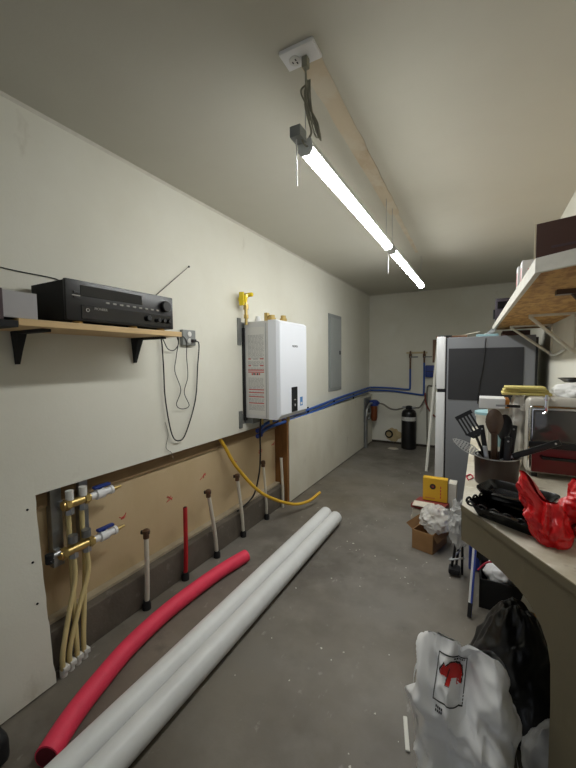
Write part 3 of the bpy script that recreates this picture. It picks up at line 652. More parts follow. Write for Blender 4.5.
# ================================================================== PIPES ON THE FLOOR
def pvc(xa, xb, yend, lab):
    o = thing('pvc_pipe', lab, 'pipe', ((xa+xb)/2, 1.4, 0), 0, 'white pipes lying on the floor')
    at(o, MB().ring((xa, -.2, .0555), (xb, yend, .0555), .0545, .048, 36).build('tube', 'pvc', smooth=40))
    return o
p1 = pvc(-1.199, -1.203, 2.905, 'white plastic pipe on the floor, the one nearer the red foam')
p2 = pvc(-1.088, -1.092, 2.855, 'white plastic pipe on the floor, the one nearer the boxes')
pm = MB(); rnd = random.Random(9)
def pvcmark(mb, y, ln, ang):
    x = -1.088-.004*(y/3); r = .0552
    a0, a1 = ang, ang+.06
    q = [(x-r*math.sin(a), yy, .0555+r*math.cos(a)) for yy in (y, y+ln) for a in (a0, a1)]
    v = [mb.bm.verts.new(c) for c in q]; mb.bm.faces.new((v[0], v[1], v[3], v[2]))
y = .72
while y < 2.5:
    ln = rnd.choice((.008, .014, .02)); pvcmark(pm, y, ln, .72); y += ln+rnd.choice((.006, .01, .05, .2))
at(p2, pm.build('printed_marks', 'ink'))
red = [(-1.255, .50, .042), (-1.305, .60, .042), (-1.378, .745, .042), (-1.430, .898, .042), (-1.480, 1.089, .042), (-1.505, 1.335, .042), (-1.500, 1.607, .042), (-1.480, 1.824, .042), (-1.447, 2.01, .042)]
o = thing('foam_tube', 'bright red foam tube curving along the floor beside the white pipes', 'foam tube', (-1.48, 1.3, 0))
pts = spline([Vector(p) for p in red], 8)[9:]
at(o, MB().tube(pts, .042, 24).build('tube', 'foam', smooth=60))
e = pts[0]; d0 = (pts[0]-pts[1]).normalized()
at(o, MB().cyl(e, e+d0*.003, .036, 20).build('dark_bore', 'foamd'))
e = pts[-1]; d0 = (pts[-1]-pts[-2]).normalized()
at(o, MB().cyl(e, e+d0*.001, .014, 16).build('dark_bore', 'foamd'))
tag(MB().box((-1.64, .1, .002), (-1.447, .572, .11), .03, None, 3).build('black_case', 'matte', smooth=40), 'black rounded case at the wall in the near left corner', 'case')

# ================================================================== WORKBENCH
BZ = .87
A = Vector((-.057, 1.467, 0)); D = Vector((.551, -.834, 0)).normalized(); N = Vector((-D.y, D.x, 0))   # N points inwards
top = [(A.x, A.y), (XR-.004, A.y+(XR-.004-A.x)/D.x*D.y), (XR-.004, 3.25), (-.063, 3.25)]
o = thing('workbench', 'brown painted workbench with a pale worn top and angled arched end', 'workbench', (.2, 2.0, 0))
at(o, MB().prism(top, BZ-.022, BZ).build('top', 'bench_top'))
# angled end panel with an arch
prof = [(0, BZ-.022), (0, .735), (.02, .738), (.16, .750), (.24, .746), (.30, .738), (.345, .722), (.385, .690), (.408, .655), (.42, .61), (.425, .5), (.428, 0), (1.0, 0), (1.0, BZ-.022)]
mb = MB(); fr = Matrix(((D.x, 0, N.x, A.x), (D.y, 0, N.y, A.y), (0, 1, 0, 0), (0, 0, 0, 1)))
cols = prof[1:13]
for (s0, za), (s1, zb) in zip(cols, cols[1:]):
    q = [(s0, za), (s1, zb), (s1, BZ-.022), (s0, BZ-.022)]
    mb.prism(q, .0, .018, fr)
bmesh.ops.remove_doubles(mb.bm, verts=mb.bm.verts[:], dist=.0001)
at(o, mb.build('end_panel', 'bench_panel'))
at(o, MB().box((-.06, 1.50, .735), (-.042, 3.24, BZ-.022)).build('front_rail', 'bench_panel'))
at(o, MB().box((.43, .75, .76), (XR-.005, 3.24, BZ-.022)).build('wall_rail', 'bench_panel'))
for p in ((-.055, 3.17), (.43, 3.17)): at(o, MB().box((p[0], p[1], 0), (p[0]+.07, p[1]+.07, BZ-.022), .003).build('leg', 'bench_panel'))
at(o, MB().prism([(0, BZ-.022), (1.0, BZ-.022), (1.0, BZ+.001), (0, BZ+.001)], -.004, .0, fr).build('edge_strip', 'bench_panel'))

# -------- things on the bench
def rot(loc, rz, tilt=0., tax='X'): return Matrix.Translation(loc) @ Matrix.Rotation(rz, 4, 'Z') @ Matrix.Rotation(tilt, 4, tax)
def tray(z, loc, rz, L_, W_, hgt, lab, ribs):
    o = thing('baking_pan', lab, 'pan', (loc[0], loc[1], z), rz, 'black baking pans stacked on the bench corner')
    mb = MB(); n = 24
    def lp(l, w, zz, r):
        out = []
        for cxs, cys, a0 in ((1, 1, 0), (-1, 1, 90), (-1, -1, 180), (1, -1, 270)):
            for k in range(6):
                a = math.radians(a0+18*k); out.append((cxs*(l/2-r)+r*math.cos(a), cys*(w/2-r)+r*math.sin(a), zz))
        return out
    loops = [lp(L_*.84, W_*.8, 0, .02), lp(L_*.94, W_*.92, hgt*.9, .025), lp(L_, W_, hgt, .03), lp(L_, W_, hgt-.006, .03), lp(L_*.93, W_*.91, hgt-.008, .025), lp(L_*.83, W_*.79, .006, .02)]
    R = [[mb.bm.verts.new(p) for p in q] for q in loops]
    loops_i = [R[0], R[1], R[3], R[2]]
    seqs = [R[0], R[3], R[2], R[4], R[5]]
    for a, b in zip(seqs, seqs[1:]):
        for k in range(24): mb.bm.faces.new((a[k], a[(k+1) % 24], b[(k+1) % 24], b[k]))
    mb.bm.faces.new(R[0][::-1]); mb.bm.faces.new(R[5])
    bmesh.ops.delete(mb.bm, geom=[v for v in R[1]], context='VERTS')
    b = mb.build('body', 'pan', o, 40)
    h = MB().box((-.045, -W_/2-.022, hgt-.006), (.045, -W_/2+.004, hgt), .004).build('lip', 'pan', o, 40)
    if ribs:
        for k in range(5):
            MB().tube([(-L_/2-.004, -W_/2+.02+k*.038+.012*math.sin(a), hgt-.004+.009*math.cos(a)) for a in [2*PI*q/10 for q in range(11)]], .004, 6, caps=False).build('rim_loop', 'pan', o, 60)
        for k in range(6):
            MB().tube([(-L_/2+.02+k*.042+.014*math.sin(a), -W_/2-.004, hgt-.004+.007*math.cos(a)) for a in [2*PI*q/10 for q in range(11)]], .0035, 6, caps=False).build('rim_loop', 'pan', o, 60)
    return o
tray(BZ, (.128, 1.40), -.55, .28, .19, .048, 'black baking pan at the bench corner, lower of the two', True)
tray(BZ+.049, (.115, 1.475), -.42, .23, .15, .032, 'black baking pan resting on the other one in front of the pot', False)
# pot with utensils
px, py = .062, 1.80
o = thing('utensil_pot', 'dark brown pot holding kitchen utensils on the bench', 'pot', (px, py, BZ))
MB().lathe([(.080, 0), (.084, .006), (.087, .12), (.088, .123), (.084, .123), (.081, .118), (.078, .008)], 40).build('bowl', 'pot', o, 40)
rr = MB(); rr.tube([(.087*math.cos(2*PI*k/40), .087*math.sin(2*PI*k/40), .122) for k in range(41)], .0025, 6, caps=False); rr.build('rim', 'steel', o, 60)
def stick(a, b, r, mt, name, parent, seg=8): return at(parent, MB().tube([a, b], r, seg).build(name, mt, smooth=50))
def blade(name, mtx, poly, th, mt, parent, holes=()):
    mb = MB()
    mb.prism(poly, 0, th, mtx)
    bmesh.ops.triangulate(mb.bm, faces=[f for f in mb.bm.faces if len(f.verts) > 4])
    return at(parent, mb.build(name, mt))
# slotted spatula: head is a frame of bars
def pframe(org, upv, facing):
    z = Vector(facing).normalized(); y = Vector(upv); y = (y-z*y.dot(z)).normalized(); x = y.cross(z)
    mm = Matrix((x, y, z)).transposed().to_4x4(); mm.translation = Vector(org); return mm
M['bright_steel'] = mat('bright_steel', (214, 214, 212), .4, .5)
toc = Vector((-.05, -1.8, .25))
o = thing('slotted_spatula', 'black slotted spatula leaning out of the pot to the left', 'spatula', (px-.02, py, BZ+.02))
b0 = Vector((.055, 1.79, .90)); b1 = Vector((-.022, 1.76, 1.085))
stick(b0, b1, .006, 'black', 'handle', o)
F = pframe(b1, (b1-b0), toc)
F = F @ Matrix.Rotation(.15, 4, 'Z')
mb = MB()
for k in range(5): mb.box((-.034+.0145*k, .012, -.0015), (-.026+.0145*k, .098, .0015), .001, F)
mb.prism([(-.014, -.012), (.014, -.012), (.038, .018), (-.036, .018)], -.0015, .0015, F); mb.box((-.035, .088, -.0015), (.04, .105, .0015), .001, F)
at(o, mb.build('slotted_head', 'black'))
# perforated steel turner, lowest left
o = thing('steel_turner', 'pale pierced metal turner pointing left from the pot', 'spatula', (px-.03, py, BZ+.02))
b0 = Vector((.05, 1.80, .93)); b1 = Vector((-.012, 1.755, 1.005))
stick(b0, b1, .005, 'steel', 'handle', o)
F = pframe(b1, Vector((-.10, -.02, .062)), Vector((.15, -1.8, .5)))
mb = MB()
def leaf(u): return .021*math.sin(PI*min(1, .16+.84*u))**.7
pl = [(leaf(k/14), .115*k/14) for k in range(15)]+[(-leaf(k/14), .115*k/14) for k in range(14, -1, -1)]
po = [(a, b) for a, b in pl]; pi_ = [(a*.82, .006+b*.9) for a, b in pl]
va = [mb.bm.verts.new(F @ Vector((a, b, 0))) for a, b in po]; vb = [mb.bm.verts.new(F @ Vector((a, b, 0))) for a, b in pi_]
for k in range(len(va)-1): mb.bm.faces.new((va[k], va[k+1], vb[k+1], vb[k]))
bmesh.ops.solidify(mb.bm, geom=mb.bm.faces[:], thickness=.002)
for k in range(8): mb.box((-leaf(.1+k*.1)*.8, .010+k*.0125, -.0006), (leaf(.1+k*.1)*.8, .0165+k*.0125, .0008), 0, F)
for k in (-1, 0, 1): mb.box((.007*k-.0015, .01, -.0006), (.007*k+.0015, .1, .0008), 0, F)
at(o, mb.build('pierced_head', 'bright_steel'))
def spoon(name, label, b0, b1, wid, ln, mt, facing, depth=.012, hr=.006, cat='spoon'):
    o = thing(name, label, cat, tuple(b0))
    b0 = Vector(b0); b1 = Vector(b1); stick(b0, b1, hr, mt, 'handle', o)
    F = pframe(b1, b1-b0, facing); mb = MB()
    def f(u, v):
        a = 2*PI*u; rr_ = v
        x = wid/2*rr_*math.cos(a); y = ln/2+ln/2*rr_*math.sin(a)*1.0
        x *= .75+.25*min(1, y/ln*2)
        return F @ Vector((x, y-.012, -depth*(1-rr_**2)))
    mb.grid(f, 24, 7, True); bmesh.ops.remove_doubles(mb.bm, verts=mb.bm.verts[:], dist=.0002)
    bmesh.ops.solidify(mb.bm, geom=mb.bm.faces[:], thickness=.002)
    at(o, mb.build('bowl', mt, smooth=50)); return o
spoon('serving_spoon', 'brown serving spoon standing upright in the pot', (.055, 1.80, .89), (.050, 1.755, 1.10), .066, .115, 'ladlebrown', toc, -.014, .013)
spoon('serving_spoon', 'black serving spoon behind the brown spoon in the pot', (.075, 1.82, .89), (.085, 1.79, 1.075), .062, .115, 'black', toc, .014, .009)
def knife(name, label, b0, b1, r, mt, cat='utensil', wide=1.8):
    o = thing(name, label, cat, tuple(b0)); b0 = Vector(b0); b1 = Vector(b1); F = pframe(b0, b1-b0, toc); L_ = (b1-b0).length
    at(o, MB().box((-r*wide, 0, -r), (r*wide, L_, r), r*.7, F).build('grip', mt, smooth=50))
    at(o, MB().lathe([(.004, -.001), (.004, .001)], 10, F @ Matrix.Translation((0, L_-.018, r)), True).build('hanging_hole', 'grey_box'))
    at(o, MB().box((-.005, -.05, -.001), (.005, .006, .001), 0, F).build('shank', 'steel')); return o
knife('kitchen_utensil', 'short black utensil handle standing at the right of the pot', (.108, 1.80, .96), (.125, 1.785, 1.13), .007, 'black')
knife('kitchen_utensil', 'stubby black utensil handle beside the black spoon', (.098, 1.755, .965), (.102, 1.745, 1.085), .0075, 'black')
knife('vegetable_peeler', 'long flat black utensil sticking out of the pot to the right', (.12, 1.78, 1.0), (.262, 1.70, 1.08), .0085, 'black', 'utensil', 1.5)
knife('kitchen_utensil', 'silver utensil handle low in the pot', (.03, 1.76, .95), (.015, 1.74, 1.035), .005, 'steel')
knife('kitchen_utensil', 'dark slim handle at the back of the pot', (.03, 1.84, .93), (.0, 1.85, 1.115), .006, 'black')

# crumpled bags
def crumple(name, mt, center, dims, seed, amp, sc, parent=None, nu=72, nv=40, flat=.0, fn=None, expo=2.2, sm=38):
    mb = MB(); c = Vector(center)
    def f(u, v):
        a = 2*PI*u; b = PI*(v-.5)
        d = Vector((math.cos(a)*math.cos(b), math.sin(a)*math.cos(b), math.sin(b)))
        k = (abs(d.x)**expo+abs(d.y)**expo+abs(d.z)**expo)**(-1/expo)
        p = Vector((d.x*k*dims[0]/2, d.y*k*dims[1]/2, d.z*k*dims[2]/2))
        q = p+Vector((seed*3.1, seed*1.7, seed*2.3))
        s = 1+amp*(ridge(q, sc)-.4)+amp*.6*(ridge(q+Vector((5, 5, 5)), sc*2.3)-.4)+amp*.18*(ridge(q+Vector((2, 9, 4)), sc*4.6)-.4)
        p = p*s
        if fn: p = fn(p)
        p = p+c
        if flat is not None and p.z < flat: p.z = flat+.0005*(v)
        return p
    mb.grid(f, nu, nv, True); bmesh.ops.remove_doubles(mb.bm, verts=mb.bm.verts[:], dist=.0003)
    return mb.build(name, mt, parent, sm)
# toaster oven
tx0, tx1, ty0, ty1, tz0, tz1 = .182, .495, 1.95, 2.24, BZ+.018, 1.24
o = thing('toaster_oven', 'silver toaster oven with a dark glass door on the bench', 'toaster oven', ((tx0+tx1)/2, (ty0+ty1)/2, BZ))
at(o, MB().box((tx0, ty0+.012, tz0), (tx1, ty1, tz1), .03, None, 4).build('shell', 'toaster', smooth=40))
at(o, MB().box((tx0+.008, ty0, tz0+.01), (tx1-.008, ty0+.03, tz1-.035), .018, None, 3).build('door_frame', 'chrome', smooth=40))
at(o, MB().box((tx0+.022, ty0-.004, tz0+.15), (tx1-.015, ty0+.01, tz1-.052), .012, None, 3).build('glass', 'glass', smooth=40))
at(o, MB().box((tx0+.010, ty0-.006, tz0+.125), (tx1-.008, ty0+.012, tz0+.152), .004).build('crossbar', 'black', smooth=40))
at(o, MB().box((tx0+.022, ty0-.003, tz0+.012), (tx1-.015, ty0+.012, tz0+.127), .008).build('lower_glass', 'red_refl', smooth=40))  # reflection of the red bag painted in as the glass colour
hd = at(o, MB().tube([(tx0+.06, ty0-.004, tz0+.088), (tx0+.06, ty0-.03, tz0+.088), (tx1-.03, ty0-.03, tz0+.084), (tx1-.03, ty0-.004, tz0+.084)], .008, 10).build('handle', 'gloss', smooth=50))
for k in range(3): at(o, MB().lathe([(.013, 0), (.012, .012)], 14, frame((tx0-.001, 2.08, tz0+.10+.08*k), (0, 1, 0), (0, 0, -1)) @ Matrix.Rotation(0, 4, 'Z')).build('side_knob', 'black', smooth=40))
for a in (tx0+.04, tx1-.04):
    for b in (ty0+.04, ty1-.04): at(o, MB().cyl((a, b, BZ), (a, b, tz0+.004), .012, 10).build('foot', 'black'))
at(o, MB().box((tx0+.065, ty0-.010, tz1-.06), (tx0+.078, ty0+.004, tz1+.016), .003).box((tx0+.062, ty0-.012, tz1-.01), (tx0+.081, ty0+.03, tz1+.008), .003).cyl((tx0+.072, ty0-.012, tz1-.062), (tx0+.060, ty0-.012, tz1-.072), .005, 8).build('latch_clip', 'chrome', smooth=40))
tag(crumple('white_cloth', 'cloth', (.405, 2.08, tz1+.026), (.20, .22, .07), 8, .22, 11, flat=tz1+.001), 'folded white cloth lying on the toaster oven', 'cloth')
o = thing('frying_pan', 'black frying pan on the white cloth on the oven', 'pan', (.42, 2.12, tz1+.065))
at(o, MB().lathe([(.05, 0), (.075, .02), (.078, .02), (.052, .004)], 24, Matrix.Translation((.40, 2.17, tz1+.060))).build('dish', 'pan', smooth=40))
at(o, MB().tube([(.39, 2.11, tz1+.075), (.395, 2.05, tz1+.098), (.42, 2.0, tz1+.103), (.46, 1.96, tz1+.09)], .006, 8, smooth=5).build('handle', 'black', smooth=50))
# pile left of the oven
o = thing('yellow_pads', 'bundle of yellow pads lying on the pile beside the oven', 'pads', (.17, 2.1, tz1))
for k, (dz, dy) in enumerate(((0, 0), (.014, .01), (.028, -.004))):
    mb = MB()
    mb.box((.085+.006*k, 2.02+dy, tz1+.002+dz), (.285-.012*k, 2.13+dy, tz1+.0145+dz), .005, None)
    at(o, mb.build('pad', 'yellowpad', smooth=40))
o = thing('white_carton', 'white carton under the yellow pads beside the oven', 'carton', (.1, 2.2, BZ))
at(o, MB().box((.03, 2.14, BZ), (.17, 2.36, 1.17), .003).build('body', 'offwhite'))
at(o, MB().box((.10, 2.137, 1.10), (.165, 2.141, 1.15)).build('label', 'sticker'))
at(o, MB().box((.045, 2.137, .96), (.13, 2.141, 1.06)).build('label', 'pale_blue'))
o = thing('small_box', 'small white box with a tan end above the pile behind the pot', 'box', (.04, 2.1, 1.17))
at(o, MB().box((-.012, 2.02, 1.172), (.10, 2.16, 1.222), .003, None).build('body', 'white'))
at(o, MB().box((.10, 2.03, 1.176), (.118, 2.15, 1.218), .002).build('end_flap', 'orange'))
tag(crumple('wrapped_bundle', 'clear', (.155, 2.07, 1.06), (.07, .12, .36), 11, .2, 14, flat=BZ+.001), 'clear plastic wrapped bundle between the pot and the oven', 'bundle')
o = thing('black_knife', 'black handled knife lying on the pile beside the oven', 'knife', (.13, 2.0, 1.17))
at(o, MB().box((.105, 1.992, 1.185), (.16, 2.006, 1.198), .004).build('grip', 'black'))
at(o, MB().box((.06, 1.996, 1.187), (.106, 2.002, 1.196)).build('blade', 'steel'))
o = thing('plastic_tub', 'translucent white tub in the pile behind the pot', 'tub', (.0, 2.4, BZ))
at(o, MB().lathe([(.06, 0), (.075, .20), (.08, .20), (.08, .215)], 24, Matrix.Translation((.045, 2.48, BZ))).build('body', 'offwhite', smooth=40))
at(o, MB().lathe([(.083, .213), (.083, .228), (.07, .232)], 24, Matrix.Translation((.045, 2.48, BZ))).build('lid', 'pale_blue', smooth=40))
sheet('loose_paper', .0, 2.25, BZ+.001, .09, .2, .1, .03, 'paper', 'loose paper on the bench behind the pot')
tag(MB().tube([(-.045, 1.78, BZ+.003), (-.055, 1.83, BZ+.004), (-.04, 1.87, BZ+.003), (-.028, 1.83, BZ+.003), (-.04, 1.79, BZ+.003)], .003, 6, smooth=5).build('red_tie', 'red_cord', smooth=60), 'small red tie on the bench edge left of the pot', 'tie')

# ================================================================== RIGHT SHELF
z0 = 1.69
P = [(.14, 1.403), (XR-.002, 1.13), (XR-.002, 4.13), (.075, 4.13)]
o = thing('storage_shelf', 'white edged strand board shelf on brackets on the right wall', 'shelf', (XR, 2.6, z0))
at(o, MB().prism([(.155, 1.42), (XR-.002, 1.155), (XR-.002, 4.115), (.092, 4.115)], z0+.008, z0+.028).build('board', 'osb'))
def plank(a, b, th, za, zb, name, mt):
    a = Vector((*a, 0)); b = Vector((*b, 0)); d = (b-a).normalized(); n = Vector((-d.y, d.x, 0))*th
    q = [a, b, b+n, a+n]
    at(o, MB().prism([(v.x, v.y) for v in q], za, zb).build(name, mt))
plank(P[3], P[0], .017, z0, z0+.046, 'front_trim', 'wtrim')
plank(P[0], P[1], .017, z0, z0+.046, 'end_trim', 'wtrim')
for yy, xx in ((1.86, .26), (2.81, .255), (3.69, .20)):
    mb = MB()
    if yy > 2:
        mb.box((xx, yy-.012, z0-.006), (XR, yy+.012, z0+.008)); mb.box((XR-.014, yy-.012, 1.44), (XR, yy+.012, z0))
        mb.tube([(xx+.005, yy, z0-.004), (XR-.01, yy, 1.45)], .011, 8)
        at(o, mb.build('bracket', 'wtrim'))
    else:
        mb.box((xx, yy-.022, z0-.012), (XR, yy+.022, z0+.008)); mb.box((XR-.02, yy-.02, 1.42), (XR, yy+.02, z0))
        mb.tube([(xx+.06, yy, z0-.006), (XR-.01, yy, 1.44)], .013, 8)
        at(o, mb.build('bracket', 'ladlebrown'))
tag(MB().tube([(XR-.015, 3.66, 1.46), (XR-.03, 3.5, 1.445), (XR-.03, 3.3, 1.445), (XR-.015, 3.1, 1.475)], .010, 8, smooth=6).build('electrical_wire', 'white', smooth=60), 'white curved cord on the right wall between the shelf brackets', 'cord')
zs = z0+.028
o = thing('brown_box', 'dark brown flat box standing on the near end of the high shelf', 'box', (.3, 1.5, zs))
F = Matrix.Translation((.146, 1.52, z0+.0465)) @ Matrix.Rotation(-.30, 4, 'Z')
at(o, MB().box((.006, 0, 0), (.33, .07, .140), .002, F).build('front', 'brownbox'))
at(o, MB().box((0, .002, 0), (.006, .068, .142), .001, F).build('pale_edge', 'cream'))
at(o, MB().box((.05, -.0006, .05), (.17, .001, .058), 0, F).build('print_line', 'purple_edge'))
for k, (yy, dx, hh, lab) in enumerate(((1.82, .136, .055, 'small white and pink carton right behind the brown box'), (1.95, .130, .06, 'small white and pink carton, farther along the shelf edge'))):
    o = thing('small_carton', lab, 'carton', (dx+.03, yy, zs), 0, 'small cartons on the high shelf')
    at(o, MB().box((dx, yy, z0+.0465), (dx+.06, yy+.07, zs+hh+.055), .002).build('body', 'white'))
    at(o, MB().box((dx-.0008, yy+.015, zs+.03), (dx+.002, yy+.055, zs+hh+.03)).build('side_print', 'pink'))
    at(o, MB().box((dx+.02, yy-.0008, zs+.04), (dx+.05, yy+.002, zs+hh+.02)).build('front_print', 'pink'))
o = thing('dark_device', 'small dark boxy device on the far end of the high shelf', 'device', (.13, 3.6, zs))
at(o, MB().box((.085, 3.58, z0+.0465), (.19, 3.70, 1.928), .006).build('body', mat('device_plum', (52, 46, 56), .5), smooth=40))
at(o, MB().box((.069, 3.60, zs+.04), (.088, 3.66, zs+.12), .004).build('side_knob', 'black'))
at(o, MB().box((.10, 3.576, 1.84), (.175, 3.581, 1.90), .001).build('front_screen', 'display'))

# ================================================================== FLOOR CLUTTER
# cardboard box with flaps
o = thing('cardboard_box', 'small open cardboard box on the floor in front of the refrigerator', 'box', (-.33, 2.85, 0))
c0 = Vector((-.29, 2.70, 0)); e1 = Vector((-.150, .045, 0)); e2 = Vector((.075, .23, 0)); hB = .145
def wall(a, b, z0_, z1_, th=.006):
    a = Vector(a); b = Vector(b); d = (b-a).normalized(); n = Vector((-d.y, d.x, 0))*th; q = [a, b, b+n, a+n]
    return MB().prism([(v.x, v.y) for v in q], z0_, z1_)
for a, b in ((c0, c0+e2), (c0+e2, c0+e1+e2), (c0+e1+e2, c0+e1), (c0+e1, c0)): at(o, wall(a, b, 0, hB).build('side', 'cardboard'))
q = [c0, c0+e2, c0+e1+e2, c0+e1]; at(o, MB().prism([(v.x, v.y) for v in q], .001, .006).build('base', 'cardboard'))
def flap(a, b, out, name='flap', mt='cardboard'):
    mb = MB(); a = Vector(a); b = Vector(b); out = Vector(out)
    vs = [mb.bm.verts.new(p) for p in (a, b, b+out, a+out)]; f = mb.bm.faces.new(vs); bmesh.ops.solidify(mb.bm, geom=[f], thickness=.004); at(o, mb.build(name, mt))
zt = Vector((0, 0, hB))
flap(c0+e1+zt, c0+e1+e2+zt, (-.045, .0, .04)); flap(c0+e2+e1+zt, c0+e2+zt, (.01, .08, .03)); flap(c0+zt, c0+e2+zt, (.03, -.01, -.05))
tag(crumple('clear_bag', 'clear', (-.285, 2.85, .20), (.21, .22, .20), 14, .2, 12, flat=.02, fn=lambda p: Vector((p.x*(1-.12*(p.z < -.03)), p.y*(1-.12*(p.z < -.03)), p.z))), 'crumpled clear plastic bag stuffed in the cardboard box', 'bag')
o = thing('magazine_stack', 'stack of magazines behind the cardboard box', 'magazines', (-.38, 3.15, 0))
for k in range(6):
    F = Matrix.Translation((-.36, 3.16, .002+.034*k)) @ Matrix.Rotation(.12*math.sin(k*2.2)-.1, 4, 'Z')
    at(o, MB().box((-.13, -.10, 0), (.12, .10, .032), .003, F).build('magazine', ['paper', 'maroon', 'paper', 'offwhite', 'paper', 'maroon'][k]))
at(o, MB().box((-.49, 3.04, .208), (-.33, 3.15, .214), .001, None).build('flyer', 'paper'))
o = thing('yellow_box', 'yellow box with a round dark emblem standing behind the cardboard box', 'box', (-.35, 3.25, .21))
F = Matrix.Translation((-.432, 3.215, .208)) @ Matrix.Rotation(.0, 4, 'Z')
at(o, MB().box((0, 0, 0), (.195, .07, .195), .003, F).build('body', 'ybox'))
at(o, MB().lathe([(.024, 0), (.024, .001)], 24, frame(F @ Vector((.08, -.0005, .125)), (1, 0, 0), (0, 0, 1))).build('emblem', 'black_ink'))
at(o, MB().lathe([(.010, 0), (.010, .001)], 16, frame(F @ Vector((.08, -.0015, .125)), (1, 0, 0), (0, 0, 1))).build('emblem_centre', 'maroon'))
for k in range(4): at(o, MB().box((.138, -.001, .03+.028*k), (.146, .001, .05+.028*k), 0, F).build('red_print', 'red_ink'))
at(o, MB().box((.02, -.001, .02), (.10, .001, .028), 0, F).build('print_line', 'orange'))
tag(MB().box((-.232, 3.24, 0), (-.17, 3.36, .37), .003).build('white_carton', 'offwhite'), 'narrow white carton standing between yellow box and refrigerator', 'carton')
tag(crumple('plastic_wrap', 'silverbag', (-.105, 2.42, .40), (.11, .16, .26), 21, .3, 16, flat=.0), 'shiny clear plastic wrap bunched at the bench corner', 'plastic wrap')
o = thing('wire_basket', 'dark metal stand with legs on the floor under the plastic wrap', 'stand', (-.14, 2.55, 0))
for dx, dy in ((0, 0), (.07, .02), (.03, .12)): at(o, MB().tube([(-.16+dx, 2.52+dy, 0), (-.14+dx*.7, 2.53+dy*.8, .12), (-.12+dx*.4, 2.50+dy*.5, .30)], .008, 8).build('leg', 'matte'))
at(o, MB().tube([(-.165, 2.50, .10), (-.08, 2.53, .12), (-.10, 2.64, .12), (-.165, 2.50, .10)], .006, 7).build('crossbar', 'steel'))
at(o, MB().box((-.17, 2.48, .015), (-.10, 2.56, .05), .012).build('shoe', 'matte', smooth=40))
# below the bench
tag(MB().box((-.055, 2.62, 0), (.02, 2.95, .33), .012).build('blue_carton', 'bluecloth'), 'blue plastic case on the floor beneath the bench front', 'case')
o = thing('long_handle', 'slim blue and white handle with a dark tip leaning under the bench', 'handle', (-.031, 2.12, 0))
a = Vector((-.033, 2.115, .01)); b = Vector((.012, 2.36, .44))
at(o, MB().box((-.012, 0, -.006), (.0, (b-a).length, .006), .002, pframe(a, b-a, (-.3, -1, .4))).build('white_strip', 'white'))
at(o, MB().box((.0, 0, -.006), (.009, (b-a).length, .006), .002, pframe(a, b-a, (-.3, -1, .4))).build('blue_strip', 'bluecloth'))
at(o, MB().box((-.012, -.004, -.007), (.009, .07, .007), .003, pframe(a, b-a, (-.3, -1, .4))).build('dark_tip', 'matte'))
o = thing('black_crate', 'low black crate of odds and ends under the bench', 'crate', (.15, 2.35, 0))
for lo, hi in (((.01, 2.24, .003), (.32, 2.25, .17)), ((.01, 2.55, .003), (.32, 2.56, .17)), ((.01, 2.25, .003), (.02, 2.55, .17)), ((.31, 2.25, .003), (.32, 2.55, .17)), ((.01, 2.24, 0), (.32, 2.56, .008))):
    at(o, MB().box(lo, hi, .002).build('side', 'matte'))
tag(crumple('white_bundle', 'bag', (.125, 2.36, .165), (.17, .16, .13), 31, .18, 12, flat=.012), 'white plastic bundle in the black crate under the bench', 'bundle')
tag(crumple('black_cloth', 'matte', (.08, 2.49, .21), (.18, .10, .16), 33, .2, 12, flat=.012), 'rumpled black cloth at the back of the black crate', 'cloth')
tag(MB().tube([(.0, 2.27, .20), (.05, 2.30, .245), (.12, 2.31, .25), (.16, 2.29, .25), (.19, 2.28, .225), (.18, 2.26, .20), (.15, 2.27, .205), (.15, 2.29, .238), (.19, 2.31, .25)], .005, 7, smooth=6).build('red_string', 'red_cord', smooth=60), 'red cord looped over the white bundle in the crate', 'cord')
tag(MB().box((.06, 2.72, 0), (.16, 2.8, .42), .004).build('tan_board', 'tan_in'), 'tan board standing under the bench behind the crate', 'board')
o = thing('carton_flap', 'pale cardboard carton beside the black bin bag under the bench', 'carton', (.28, 1.95, 0))
F = Matrix.Translation((.20, 1.84, 0)) @ Matrix.Rotation(-.25, 4, 'Z')
at(o, MB().box((0, 0, 0), (.20, .26, .30), .003, F).build('body', 'cardboard'))
at(o, MB().box((-.05, 0, .30), (.10, .26, .306), .001, F @ Matrix.Rotation(.05, 4, 'Y')).build('flap', 'offwhite'))
tag(crumple('brown_scrap', 'brownpaper', (.22, 2.08, .345), (.13, .12, .07), 35, .25, 14, flat=.309), 'brown paper scrap on the carton under the bench', 'scrap')
# black bin bag
def binbag(p):
    t = (p.z+.245)/.49
    return Vector((p.x*(1.1-.62*t)+.01*t, p.y*(1.05-.5*t), p.z))
tag(crumple('bin_bag', 'bagblk', (.125, 1.55, .235), (.37, .40, .49), 41, .12, 5.5, sm=60, nu=110, nv=70, flat=.002, fn=binbag), 'black plastic bin bag under the bench arch behind the white bag', 'bag')
tag(crumple('frosted_bag', 'clear2', (.215, 1.34, .115), (.13, .14, .23), 45, .18, 10, flat=.002), 'frosted grey plastic bag low beside the bench leg', 'bag')
